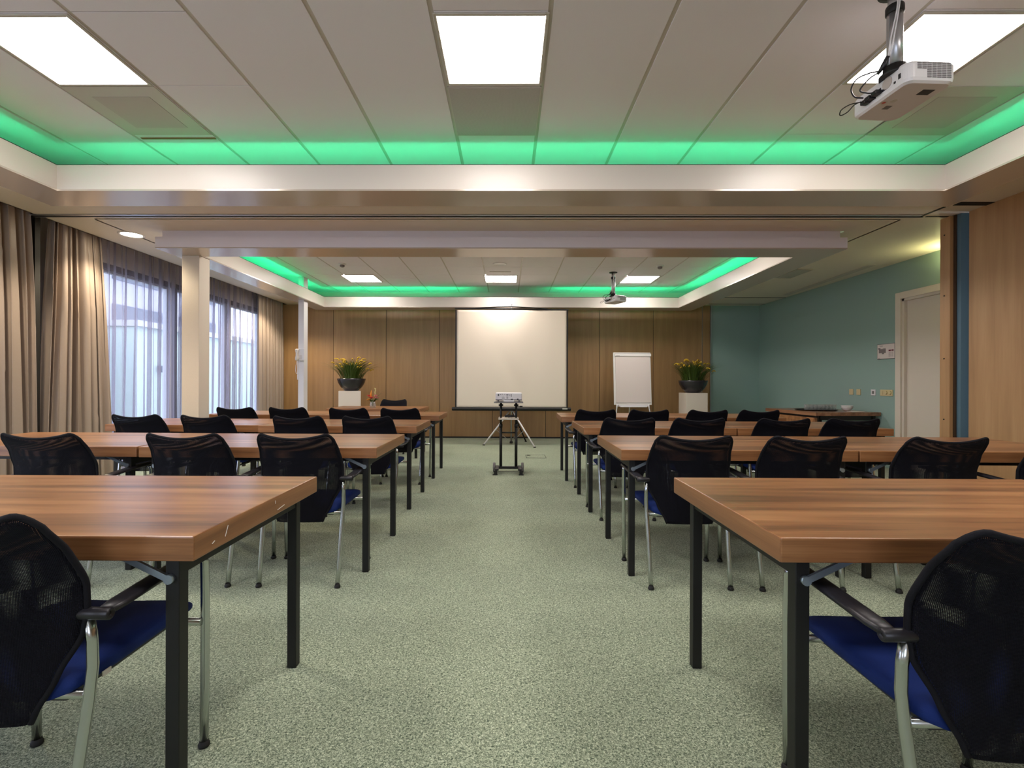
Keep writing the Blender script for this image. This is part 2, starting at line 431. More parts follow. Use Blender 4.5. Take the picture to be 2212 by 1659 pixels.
struct('ceiling_sky_block', MB().box(-5.0, 5.4, YB - .15, YF + .2, 3.02, 3.1), M['dark_slot'])  # unseen slab added above the ceilings to keep sky light out
n0 = coffer(1, near, False)
n1 = coffer(6, far, True)

# coffer ceilings: long planks of tile between flush bars
GX = [-3.915, -3.325, -2.741, -2.145, -1.563, -0.967, -0.378, 0.201, 0.80, 1.39, 1.985, 2.573, 3.16, 3.745]
def coffer_ceiling(name, ext, cross, holes, w=0.024):
    X0, X1, Y0, Y1 = ext
    mb = MB()
    xs = [X0] + [g for g in GX if X0 + .05 < g < X1 - .05] + [X1]
    for a, b in zip(xs[:-1], xs[1:]):
        a2 = a + (w / 2 if a != X0 else 0); b2 = b - (w / 2 if b != X1 else 0)
        mid = (a + b) / 2
        ys = [Y0] + sorted(cross(mid)) + [Y1]
        for c, d in zip(ys[:-1], ys[1:]):
            if any(h[0] < mid < h[1] and h[2] < (c + d) / 2 < h[3] for h in holes): continue
            c2 = c + (.002 if c != Y0 else 0); d2 = d - (.002 if d != Y1 else 0)
            mb.box(a2, b2, c2, d2, ZC, ZC + 0.015, 0, bev=0.0015, seg=1)
    for g in xs[1:-1]:
        mb.box(g - w / 2 - .004, g + w / 2 + .004, Y0, Y1, ZC + 0.006, ZC + 0.02, 1)
    mb.box(X0, X1, Y0, Y1, ZC + .0152, ZC + .03, 1)
    return struct(name, mb, [M['tile'], M['tbar']])
def cross_near(m):
    c = []
    if -0.5 < m < 0.3 or -2.8 < m < -1.5 or 1.9 < m < 2.6: c = [0.0, 0.59, 1.18, 1.765, 2.348, 2.934, 3.515]
    if -2.2 < m < -1.5 : c = [1.765, 2.348, 2.934]
    return c + ([-0.9] if not c else [])
def cross_far(m): return [5.74, 6.33, 6.92, 7.508, 8.068] + ([8.66] if abs(m + 2.44) < .3 or abs(m + .09) < .3 or abs(m - 2.28) < .3 else []) + ([8.36] if abs(m + 1.8) < .3 else [])
LUM_NEAR = [(-2.443, 2.641), (-0.088, 2.641), (2.279, 2.641), (-2.443, 0.885), (-0.088, 0.885), (2.279, 0.885)]
LUM_FAR = [(-2.52, 8.364), (-0.125, 8.364), (2.258, 8.400), (-2.443, 6.035), (-0.088, 6.035), (2.279, 6.035)]
struct_c1 = coffer_ceiling('ceiling_near_bay', n0, cross_near, [])
struct_c2 = coffer_ceiling('ceiling_far_bay', n1, cross_far, [], 0.02)

# ---- folding wall track across the room
mb = MB()
mb.box(-4.6, 3.93, 4.635, 4.66, ZL - .004, ZL + .004)
mb.box(3.905, 3.93, 4.40, 4.66, ZL - .004, ZL + .004)
mb.box(3.97, 4.19, 4.645, 4.665, ZL - .004, ZL + .004)
mb.box(3.955, 4.27, 4.28, 4.36, ZL - .004, ZL + .004)
mb.box(4.0, 5.12, 9.0, 9.02, ZL - .004, ZL + .004); mb.box(4.0, 5.12, 9.72, 9.74, ZL - .004, ZL + .004)
struct('trim_11', mb, M['dark_slot'])
mb = MB()
mb.box(-4.6, 3.9, 4.60, 4.633, ZL - .006, ZL + .002); mb.box(-4.6, 3.95, 4.662, 4.675, ZL - .008, ZL + .002)
struct('trim_12', mb, M['alu'])
# folding wall end rail by the curtains
mb = MB(); mb.box(-4.76, -4.60, 4.66, 4.69, 0, ZL + .1, 0); mb.box(-4.60, -4.585, 4.67, 4.70, 0, ZL, 0); mb.box(-4.76, -4.60, 4.70, 4.74, 0, ZL + .1, 0)
struct('trim_13', mb, [M['dark_slot'], M['alu']])

# ---- far wall: wood panels and the sea green part
mb = MB()
seams = [XW, -4.66, -3.577, -2.493, -1.402, -0.313, 0.774, 1.864, 2.961, 3.957, 4.117]
for a, b in zip(seams[:-1], seams[1:]):
    mb.box(a + .0045, b - .0045, YF, YF + 0.03, 0.03, ZL, 0)
mb.box(XW - .1, 4.12, YF + .012, YF + 0.1, 0, ZL + .2, 1)
struct('wall_far', mb, [M['panel_wood'], M['dark_slot']])
mb = MB(); mb.box(4.117, 4.135, YF - .012, YF + .05, 0, ZL, 0); mb.box(3.948, 3.955, YF - .004, YF, .03, ZL, 0)
struct('trim_14', mb, M['alu'])
struct('wall_far_right', MB().box(4.135, XR + .1, YF + .02, YF + .1, 0, ZL), M['teal'])
struct('baseboard_far', MB().box(XW, 4.117, YF - .01, YF, 0, 0.03), M['dark_slot'])

# ---- right side
dy0, dy1, dz = 5.30, 6.443, 2.32
mb = MB()
mb.box(XR, XR + .15, dy1 - .02, YF + .1, 0, ZL); mb.box(XR, XR + .15, 4.7, dy0 + .02, 0, ZL); mb.box(XR, XR + .15, dy0 + .02, dy1 - .02, dz - .02, ZL)
struct('wall_right', mb, M['teal'])
mb = MB()
mb.box(4.25, 4.45, YB, 4.52, 0, ZL, 0, bev=.002)
struct('wall_right_front', mb, M['panel_wood_light'])
mb = MB(); mb.box(4.215, 4.45, 4.56, 4.62, 0, ZL)
mb.box(4.4, XR, 4.62, 4.70, 0, ZL)
struct('wall_right_niche', mb, M['teal_shaded'])
# wooden end leaf of the folding wall
struct('trim_17', MB().box(4.203, 4.24, 4.60, 4.68, 0, ZL), plain('dark wood edge', rgb(66, 48, 32), .6))
t = thing('folding_wall_leaf', 'narrow maple end leaf of the folding wall beside the door, with four screw caps', 'folding wall', (4.19, 4.67, 0))
mb = MB(); mb.box(-.02, .015, -.045, .06, 0.01, ZL - .005, 0, bev=.003)
mb.build('leaf_panel', M['panel_wood_light'], t)
for z in (2.55, 1.97, 1.37, 0.79):
    m2 = MB(); m2.lathe([(.0065, 0), (.0065, -.004), (.003, -.005)], (-.02, .012, z), 12, axis='X'); m2.build('screw_cap', M['dark_slot'], t)

mb = MB()   # door frame and leaf
fw = 0.085
mb.box(XR - .025, XR + .02, dy1 - fw, dy1, 0, dz, 0, bev=.004); mb.box(XR - .025, XR + .02, dy0, dy0 + fw, 0, dz, 0, bev=.004)
mb.box(XR - .024, XR + .02, dy0 + fw, dy1 - fw, dz - fw, dz, 0)
mb.box(XR + .0, XR + .10, dy1 - fw - .03, dy1 - fw, 0, dz - fw, 0); mb.box(XR, XR + .1, dy0 + fw, dy0 + fw + .03, 0, dz - fw, 0)
mb.box(XR, XR + .1, dy0 + fw, dy1 - fw, dz - fw - .03, dz - fw, 0)
d = struct('door_1', mb, M['door'])
mb = MB(); mb.box(XR + .04, XR + .08, dy0 + fw + .03, dy1 - fw - .03, 0.01, dz - fw - .03, 0, bev=.003)
mb.build('door_leaf', M['door'], d)
mb = MB(); mb.tube([(XR + .04, dy0 + .2, 1.05), (XR - .01, dy0 + .2, 1.05), (XR - .015, dy0 + .22, 1.05), (XR - .015, dy0 + .32, 1.05)], .009)
mb.build('door_handle', M['chrome'], d)

# ---- back wall behind the camera, with windows added for cool daylight
mb = MB()
ADDED_BW = [(-4.2, -2.6), (-1.0, .6)]; xs_ = -4.9
for a, b in ADDED_BW:
    mb.box(xs_, a, YB - .1, YB, 0, 3.0); mb.box(a, b, YB - .1, YB, 0, .85); mb.box(a, b, YB - .1, YB, 2.45, 3.0); xs_ = b
mb.box(xs_, 5.3, YB - .1, YB, 0, 3.0)
struct('wall_back', mb, M['white_paint'])
for i, (a, b) in enumerate(ADDED_BW):
    w = bpy.data.objects.new('window_%d' % (i + 6), None); col.objects.link(w); w['kind'] = 'structure'  # unseen back windows, added to let bluish light in
    w.location = ((a + b) / 2, YB - .05, 0); h = (b - a) / 2; mb = MB()
    for x0, x1, z0, z1 in ((-h, -h + .05, .85, 2.45), (h - .05, h, .85, 2.45), (-h + .05, h - .05, .85, .9), (-h + .05, h - .05, 2.4, 2.45), (-.025, .025, .9, 2.4)): mb.box(x0, x1, -.03, .03, z0, z1)
    mb.build('window_frame', M['win_frame'], w)
    mb = MB(); mb.box(-h + .05, h - .05, -.004, .004, .9, 2.4); mb.build('window_pane', M['glass'], w)
# ---- window wall
WIN = [(0.2, 1.75), (1.85, 3.4), (5.25, 6.86), (6.95, 8.25), (8.34, 9.35)]
zb0, zt0 = 0.10, 2.46
mb = MB(); ys = YB
for a, b in WIN:
    mb.box(XW - .12, XW, ys, a, 0, ZL + .17); ys = b
mb.box(XW - .12, XW, ys, YF + .1, 0, ZL + .17)
for a, b in WIN:
    mb.box(XW - .12, XW, a, b, 0, zb0); mb.box(XW - .12, XW, a, b, zt0 + .07, ZL + .17)
struct('wall_left', mb, M['white_paint'])
for i, (a, b) in enumerate(WIN):
    w = bpy.data.objects.new('window_%d' % (i + 1), None); col.objects.link(w); w['kind'] = 'structure'
    w.location = (XW - .06, (a + b) / 2, 0)
    hx, hy = .03, (b - a) / 2
    mb = MB()
    mb.box(-hx, hx, -hy, -hy + .05, zb0, zt0, 0, bev=.003); mb.box(-hx, hx, hy - .05, hy, zb0, zt0, 0, bev=.003)
    mb.box(-hx, hx, -hy + .05, hy - .05, zb0, zb0 + .06, 0, bev=.003); mb.box(-hx, hx, -hy + .05, hy - .05, zt0 - .03, zt0, 0, bev=.003)
    mb.build('window_frame', M['win_frame'], w)
    mb = MB(); mb.box(-hx, .065, -hy, hy, zt0, zt0 + .07, 0); mb.build('window_head', M['dark_frame'], w)
    mb = MB(); mb.box(-.006, .006, -hy + .05, hy - .05, zb0 + .06, zt0 - .03); mb.build('window_pane', M['glass'], w)
# a dark upright between the first two far windows
struct('trim_15', MB().box(XW, XW + .03, 6.88, 6.94, 0, zt0), M['outside_dark'])

# ---- columns
mb = MB(); mb.box(-3.611, -3.42, 5.35, 5.54, 0, ZS, 0, bev=.004)
struct('column_near', mb, M['column'])['kind'] = 'structure'
mb = MB(); mb.box(-3.562, -3.467, 8.225, 8.385, 0, ZC, 0, bev=.003)
struct('column_far', mb, M['off_white'])['kind'] = 'structure'

# ---- outside
mb = MB(); mb.box(-16, XW - .3, -4, 22, -0.25, -0.1)
tag(mb.build('paved_yard', M['outside_ground']), 'grey paved yard outside the windows', 'ground'); bpy.data.objects['paved_yard']['kind'] = 'structure'
t = thing('garden_annex', 'white rendered annex with flat roof seen through the sheer curtain', 'building', (-9.0, 9.0, -.1))
mb = MB(); mb.box(-1.6, 0, -6, 1.0, 0, 2.55); mb.build('wall', M['outside_wall'], t)
mb = MB(); mb.box(-1.7, .18, -6.1, 1.1, 2.55, 2.72, 0, bev=.02); mb.build('roof_edge', M['outside_wall'], t)
t = thing('green_outbuilding', 'pale green clad outbuilding beyond the white annex, outside the windows', 'building', (-8.2, 11.9, -.1))
mb = MB(); mb.box(-2.5, 0, -1.3, 5.5, 0, 2.45); mb.build('wall', M['outside_teal'], t)
mb = MB(); mb.box(-2.6, .12, -1.35, 5.6, 2.45, 2.58, 0); mb.build('roof_edge', M['outside_wall'], t)
mb = MB(); mb.box(-.0, .12, -.6, -.45, 1.45, 1.6); mb.build('wall_lantern', M['outside_dark'], t)
t = thing('neighbouring_building', 'tall pale building with dark window bands far outside the windows', 'building', (-16.0, 16.0, -.1))
mb = MB(); mb.box(-4, 0, -14, 12, 0, 9.0); mb.build('wall', plain('pale grey facade', rgb(158, 160, 172), .8), t)
for z in (3.4, 5.4, 7.2):
    for k in range(6):
        mb = MB(); mb.box(-.02, .04, -12.5 + k * 4, -9.6 + k * 4, z, z + 1.0); mb.build('window', M['outside_dark'], t)
mb = MB(); mb.box(-.03, .03, -.03, .03, 0, 1.1, 0, bev=.01); mb.box(-.02, .02, -.02, .02, 1.1, 1.13)
o = mb.build('garden_post', M['outside_dark']); o.location = (-7.4, 8.3, -.1); tag(o, 'short dark post standing outside the nearest window behind the sheer curtain', 'post')

# ================================================================ LIGHTS
def panel_light():
    t = thing('ceiling_panel_light', '', 'light')
    mb = MB(); h = .285
    for x0, x1, y0, y1 in ((-h, -h + .018, -h, h), (h - .018, h, -h, h), (-h + .018, h - .018, -h, -h + .018), (-h + .018, h - .018, h - .018, h)):
        mb.box(x0, x1, y0, y1, -.008, 0, 0, bev=.002, seg=1)
    mb.build('frame', M['tbar'], t)
    mb = MB(); mb.poly([(-h + .018, -h + .018, -.005), (-h + .018, h - .018, -.005), (h - .018, h - .018, -.005), (h - .018, -h + .018, -.005)])
    mb.build('diffuser', M['diffuser'], t, fix=False)
    return t
pl0 = panel_light()
LL = ['square lit ceiling panel at the left of the near bay, above the perforated vent', 'square lit ceiling panel in the middle of the near bay, nearest the camera',
      'square lit ceiling panel at the right of the near bay, behind the hanging projector', 'lit ceiling panel above the camera at the left', 'lit ceiling panel above the camera in the middle', 'lit ceiling panel above the camera at the right',
      'square lit ceiling panel at the left of the far bay, next to the smoke detector', 'square lit ceiling panel in the middle of the far bay, above the projection screen',
      'square lit ceiling panel at the right of the far bay, beside the far hanging projector', 'lit ceiling panel hidden behind the beam at the left', 'lit ceiling panel hidden behind the beam in the middle', 'lit ceiling panel hidden behind the beam at the right']
for i, (x, y) in enumerate(LUM_NEAR + LUM_FAR):
    g = 'lit ceiling panels in the near bay' if i < 6 else 'lit ceiling panels in the far bay'
    if i == 0: pl0.location = (x, y, ZC); pl0['label'] = LL[0]; pl0['group'] = g
    else: dup(pl0, (x, y, ZC), 0, LL[i], g)

def led_strip(label, runs, c, mt='green'):
    t = thing('cove_light_strip', label, 'light', (0, 0, ZL - .085), 0, 'green cove light strips')
    for (x0, y0, x1, y1) in runs:
        mb = MB(); mb.box(min(x0, x1) - .005, max(x0, x1) + .005, min(y0, y1) - .005, max(y0, y1) + .005, -.004, .004)
        mb.build('tube', M[mt], t)
o_ = .046
led_strip('green cove light hidden behind the near white fascia', [(near['xi0'], near['yi1'] + o_, near['xi1'], near['yi1'] + o_), (near['xi0'] - o_, near['yi0'], near['xi0'] - o_, near['yi1']), (near['xi1'] + o_, near['yi0'], near['xi1'] + o_, near['yi1'])], near)
led_strip('green cove light hidden behind the far white fascia', [(far['xi0'], far['yi1'] + o_, -.75, far['yi1'] + o_), (.85, far['yi1'] + o_, far['xi1'], far['yi1'] + o_), (far['xi0'] - o_, far['yi0'], far['xi0'] - o_, far['yi1']), (far['xi1'] + o_, far['yi0'], far['xi1'] + o_, far['yi1'])], far, 'green_far')

def downlight(x, y, label):
    t = thing('recessed_downlight', label, 'light', (x, y, ZL), 0, 'recessed downlights along the windows')
    mb = MB(); mb.lathe([(.125, 0), (.122, -.006), (.1, -.008), (.095, -.002)], n=32, cap=False); mb.build('trim_ring', M['off_white'], t)
    mb = MB(); mb.lathe([(.096, -.003), (.0, -.003)], n=24, cap=False); mb.build('lamp_glass', M['lamp'], t)
    ld = bpy.data.lights.new('downlight_lamp', 'SPOT'); ld.energy = SPOT_W; ld.color = (1, .82, .58); ld.spot_size = 2.3; ld.spot_blend = .5; ld.shadow_soft_size = .09
    lo = bpy.data.objects.new('downlight_lamp', ld); col.objects.link(lo); lo.parent = t; lo.location = (0, 0, -.02)
downlight(-4.085, 5.235, 'round recessed downlight glowing in the low ceiling above the near curtains')
downlight(-4.085, 8.75, 'recessed downlight by the far curtain, hidden behind the soffit')
downlight(-4.085, 3.55, 'recessed downlight beside the near left curtain, out of view')
t = thing('added_uplight', 'small unseen uplight added beside the door for the glow on the ceiling', 'light', (XR - .07, 5.52, 2.47))  # lamp out of sight, added to make the ceiling glow here
mb = MB(); mb.box(-.05, .07, -.12, .12, -.05, 0, 0, bev=.01); mb.build('lamp_body', M['off_white'], t)
mb = MB(); mb.box(-.03, .05, -.1, .1, .001, .004); mb.build('lamp_glass', emit('uplight lamp', (1.0, .93, .42, 1), 60), t)

# ---- air grilles and ceiling fittings
def grille_panel(name, label, cx, cy, w, d, iw, idp, mat, z=ZC, cat='vent', group=None):
    t = thing(name, label, cat, (cx, cy, z), 0, group)
    mb = MB(); mb.box(-w / 2, w / 2, -d / 2, d / 2, -.006, 0, 0, bev=.001, seg=1); mb.build('panel', M['tbar'], t)
    mb = MB(); mb.box(-iw / 2, iw / 2, -idp / 2, idp / 2, -.008, -.0055); mb.build('grille', mat, t)
    return t
gp = 'perforated ceiling vents of the near bay'
grille_panel('ceiling_vent', 'perforated vent in a cream panel between the left lit panel and the green cove', -2.443, 3.222, .57, .575, .362, .368, M['grille'], group=gp)
grille_panel('ceiling_vent', 'grey perforated vent filling the tile under the middle lit panel', -.088, 3.235, .575, .575, .56, .555, M['grille_fine'], group=gp)
grille_panel('ceiling_vent', 'perforated vent behind the white hanging projector at the right', 2.86, 3.236, .57, .575, .362, .368, M['grille'], group=gp)
mb = MB(); mb.box(-2.71, -2.16, 3.555, 3.575, ZC - .004, ZC + .002); struct('trim_16', mb, M['brown_strip'])
t = thing('smoke_detector', 'small smoke detector left of the left lit panel in the far bay', 'smoke detector', (-2.513, 7.336, ZC), 0, 'smoke detectors in the far bay')
mb = MB(); mb.lathe([(.055, 0), (.055, -.012), (.045, -.02)], n=24); mb.build('base', M['off_white'], t)
mb = MB(); mb.lathe([(.035, -.018), (.035, -.042), (.02, -.052)], n=20); mb.build('sensor', M['grey_plastic'], t)
dup(t, (2.309, 7.419, ZC), 0, 'small smoke detector above the right lit panel in the far bay')
mb = MB(); mb.lathe([(.105, 0), (.103, -.008), (.088, -.01), (.08, -.003), (.0, -.003)], (-.128, 7.33, ZC), 32)
tag(mb.build('round_ceiling_speaker', M['off_white']), 'round white ceiling disc above the middle lit panel of the far bay', 'ceiling speaker')
mb = MB(); mb.box(-.30, .04, 7.81, 7.855, ZC - .008, ZC, 0, bev=.002)
tag(mb.build('slot_diffuser', M['tbar']), 'short slot in the far bay ceiling just above the middle lit panel', 'vent')
t = thing('linear_diffuser', 'long slot diffuser in the low ceiling along the sea green wall', 'vent', (4.91, 7.63, ZL), -.045)
mb = MB(); mb.box(-.05, .05, -1.1, 1.1, -.008, 0, 0, bev=.002); mb.build('frame', M['tbar'], t)
mb = MB(); mb.box(-.03, -.004, -1.07, 1.07, -.009, -.007); mb.box(.006, .03, -1.07, 1.07, -.009, -.007); mb.build('slot', M['tbar'], t)
grille_panel('return_air_vent', 'square grey vent flush in the low ceiling right of the far coffer', 4.12, 7.06, .26, .58, .24, .56, M['soffit'], z=ZL)

# ================================================================ FURNITURE
def make_table(W=1.4, D=0.775):
    t = thing('folding_table', '', 'table')
    mb = MB(); mb.box(-W / 2, W / 2, 0, D, .678, .74, 0, bev=.004, seg=2)
    top = mb.build('tabletop', [M['table'], M['table_end']], t)
    for p in top.data.polygons:
        if abs(p.normal.x) > .8: p.material_index = 1
    ins, lw = .055, .036
    for sx in (-1, 1):
        for y in (.03, D - .03 - lw):
            x = sx * (W / 2 - ins - lw / 2)
            mb = MB(); mb.box(x - lw / 2, x + lw / 2, y, y + lw, 0, .678, 0, bev=.002, seg=1); mb.build('leg', M['black_metal'], t)
            yb = y + (-.006 if y < D / 2 else lw + .006)
            p = Vector((x - sx * .004, yb, .625)); q = Vector((x - sx * .13, yb, .685))
            mb = MB(); mb.bar(p, q, .008, .016); mb.lathe([(.012, -.006), (.012, .006)], p, 12, axis='Y'); mb.build('folding_brace', M['steel_blue'], t)
    for sx in (-1, 1):
        x = sx * (W / 2 - ins - lw / 2); mb = MB(); mb.box(x - .014, x + .014, .03 + lw, D - .03 - lw, .63, .678); mb.build('end_rail', M['black_metal'], t)
    for y in (.09, D - .12):
        mb = MB(); mb.box(-W / 2 + .1, W / 2 - .1, y, y + .03, .648, .678); mb.build('side_rail', M['black_metal'], t)
    return t
tbl = make_table()
G = 'walnut folding tables in rows'
# centre x of the table, y of the near edge, yaw, label
TB = [(-1.472, 1.19, 0.0, 'walnut folding table nearest the camera on the left, scuffed right end'),
      (1.376, 1.208, 0.0, 'walnut folding table nearest the camera on the right, its left end facing the aisle'),
      (-1.466, 2.834, 0.0, 'walnut table at the aisle in the second row on the left'),
      (-2.885, 2.85, -0.01, 'walnut table by the curtains in the second row on the left'),
      (1.330, 2.80, -.006, 'walnut table at the aisle in the second row on the right'),
      (2.70, 2.785, -.012, 'walnut table by the wooden wall in the second row on the right'),
      (-1.50, 4.26, 0.0, 'walnut table at the aisle in the third row on the left'),
      (-2.91, 4.31, -.02, 'walnut table by the sheer curtain in the third row on the left'),
      (1.313, 4.20, 0.0, 'walnut table at the aisle in the third row on the right'),
      (2.645, 4.19, .01, 'walnut table at the door end of the third row on the right'),
      (-1.50, 5.66, 0.0, 'walnut table at the aisle in the fourth row on the left'),
      (-2.91, 5.74, -.01, 'walnut table beside the white column in the fourth row on the left'),
      (1.252, 5.54, -.03, 'walnut table at the aisle in the fourth row on the right'),
      (2.512, 5.50, -.02, 'walnut table at the far right end of the fourth row')]
# the smaller width of the last pieces comes from the same table type
tables = []
TS = {4: .965, 5: .98, 8: .94, 9: .955, 12: .915, 13: .88}
for i, (x, y, a, lab) in enumerate(TB):
    if i == 0:
        tbl.location = (x, y, 0); tbl.rotation_euler = (0, 0, a); tbl['label'] = lab; tbl['group'] = G; tables.append(tbl)
    else:
        tables.append(dup(tbl, (x, y, 0), a, lab, G)); tables[-1].scale.x = TS.get(i, 1)
dup(tbl, (-1.99, 7.17, 0), 0.0, 'walnut presenter table in front of the wood wall, with the flower vase on it', G)
# worn marks on the nearest left table's edge
mb = MB()
for x, z, l, a in ((.702, .712, .03, 1.1), (.702, .70, .012, .4), (.702, .722, .01, 1.5), (.702, .695, .05, .1)):
    y = {.03: .14, .012: .08, .01: .42, .05: .46}[l]
    c, s = math.cos(a) * l / 2, math.sin(a) * l / 2
    mb.bar((.7004, y - c, z - s), (.7004, y + c, z + s), .0018, .0012)
mb.build('scuff_marks', M['tag'], tables[0])

def make_chair():
    t = thing('mesh_chair', '', 'chair')
    # seat: rounded cushion with a waterfall front
    rings = []
    rows = [(-.168, .150, .385, .020), (-.16, .190, .405, .044), (-.135, .203, .412, .052), (-.05, .21, .412, .052), (.08, .212, .414, .052), (.19, .210, .414, .052), (.24, .204, .408, .048), (.268, .19, .398, .036), (.278, .165, .386, .016)]
    for y, w, z, th in rows:
        ring = []
        for k in range(28):
            a = 2 * PI * k / 28; c, s = math.cos(a), math.sin(a)
            ex = abs(c) ** 0.35 * (1 if c > 0 else -1); ez = abs(s) ** 0.6 * (1 if s > 0 else -1)
            dish = -.008 * (1 - ex * ex) if s > 0 else 0
            ring.append((w * ex, y, z + th / 2 * ez + .012 + dish))
        rings.append(ring)
    MB().rings(rings).build('seat', M['blue'], t)
    mb = MB(); mb.box(-.17, .17, -.15, .22, .378, .394, 0, bev=.004); mb.build('seat_pan', M['black_plastic'], t)
    # backrest: curved sleeve of mesh
    NU, NV = 44, 34
    def half(z):
        P = [(.350, .120), (.37, .128), (.45, .168), (.545, .214), (.60, .225), (.68, .225), (.76, .214), (.82, .204), (.86, .200)]
        for (z0, w0), (z1, w1) in zip(P[:-1], P[1:]):
            if z <= z1: f = (z - z0) / (z1 - z0); f = max(0, min(1, f)); f = f * f * (3 - 2 * f) * .5 + f * .5; return w0 + (w1 - w0) * f
        return P[-1][1]
    def ztop(u): 
        e = max(0, abs(u) - .84) / .16
        return .816 + .026 * min(1, abs(u) / .84) ** 2.0 - .030 * e ** 2.6
    def yc(z):
        P = [(.35, -.198), (.45, -.208), (.56, -.215), (.66, -.22), (.75, -.245), (.80, -.275), (.86, -.315)]
        for (z0, w0), (z1, w1) in zip(P[:-1], P[1:]):
            if z <= z1: f = max(0, min(1, (z - z0) / (z1 - z0))); return w0 + (w1 - w0) * f
        return P[-1][1]
    def pt(u, v, off):
        zt_ = ztop(u); z = .352 + (zt_ - .352) * v
        w = half(z)
        x = u * w; y = yc(z) + (.012 + .045 * max(0, min(1, (z - .36) / .18)) - .024 * max(0, min(1, (z - .66) / .14))) * abs(u) ** 2 + off
        return Vector((x, y, z))
    mb = MB(); verts = {}
    for s, off in ((0, -.008), (1, .008)):
        for i in range(NU + 1):
            for j in range(NV + 1):
                u = -1 + 2 * i / NU; v = j / NV
                e = 1 - max(0, (abs(u) - .93) / .07) ** 2 * .8; e *= 1 - max(0, (v - .96) / .04) ** 2 * .8
                verts[s, i, j] = mb.bm.verts.new(pt(u, v, off * e * (1.0 + .9 * max(0, (v - .85) / .15))))
    for s in (0, 1):
        for i in range(NU):
            for j in range(NV):
                f = mb.bm.faces.new((verts[s, i, j], verts[s, i + 1, j], verts[s, i + 1, j + 1], verts[s, i, j + 1])); f.smooth = True
    for i in range(NU):
        for j in (0, NV):
            mb.bm.faces.new((verts[0, i, j], verts[0, i + 1, j], verts[1, i + 1, j], verts[1, i, j])).smooth = True
    for j in range(NV):
        for i in (0, NU):
            mb.bm.faces.new((verts[0, i, j], verts[0, i, j + 1], verts[1, i, j + 1], verts[1, i, j])).smooth = True
    back = mb.build('backrest', M['mesh'], t)
    # rolled fabric edge around the back
    edge = [pt(-1, j / 32, 0) for j in range(0, 32)] + [pt(-1 + 2 * i / 48, 1, 0) for i in range(49)] + [pt(1, j / 32, 0) for j in range(31, -1, -1)]
    MB().tube(edge, .0070, 8).build('backrest_edge', M['piping'], back)
    for s in (-1, 1):
        o = MB().tube([(s * .216, -.215, .008), (s * .217, -.20, .1), (s * .219, -.175, .25), (s * .222, -.152, .38), (s * .223, -.143, .46), (s * .223, -.145, .52), (s * .219, -.150, .575)], .0125, 12).build('leg', M['chrome'], t)
        MB().lathe([(.0145, 0), (.0165, .003), (.0165, .01), (.0135, .014), (.013, .02)], (s * .216, -.2155, 0), 14).build('rubber_foot', M['rubber'], o)
        o = MB().tube([(s * .259, .218, .008), (s * .262, .216, .2), (s * .265, .212, .45), (s * .266, .205, .575), (s * .266, .19, .598)], .0125, 12).build('leg', M['chrome'], t)
        MB().lathe([(.0145, 0), (.0165, .003), (.0165, .01), (.0135, .014), (.013, .02)], (s * .259, .218, 0), 14).build('rubber_foot', M['rubber'], o)
        # armrest: flat arched pad and the round lug to the back
        pts = [(s * (.258 + .010 * math.sin(PI * k / 10)), -.155 + .40 * k / 10, .592 + .020 * math.sin(PI * .7 * k / 10)) for k in range(11)]
        mb = MB()
        rings = []
        for k, p in enumerate(pts):
            hw = .025 if 0 < k < 10 else .017
            x, y, z = p
            rings.append([(x - hw, y, z - .006), (x - hw * .8, y, z - .010), (x + hw * .8, y, z - .010), (x + hw, y, z - .006), (x + hw, y, z + .002), (x + hw * .6, y, z + .006), (x - hw * .6, y, z + .006), (x - hw, y, z + .002)])
        mb.rings(rings)
        mb.lathe([(.013, -.03), (.014, -.028), (.014, .038), (.009, .042), (.006, .034)], (s * .240, -.160, .588), 12, axis='X') if s > 0 else mb.lathe([(.006, -.034), (.009, -.042), (.014, -.038), (.014, .028), (.013, .03)], (s * .240, -.160, .588), 12, axis='X')
        mb.build('armrest', M['black_plastic'], t)
    for y, x in ((-.145, .222), (.20, .262)):
        MB().tube([(-x, y, .392), (x, y, .392)], .011, 10).build('crossbar', M['chrome'], t)
    mb = MB(); mb.box(.2085, .2115, -.10, -.075, .405, .417); mb.build('care_tag', M['tag'], t)
    return t
chair0 = make_chair()
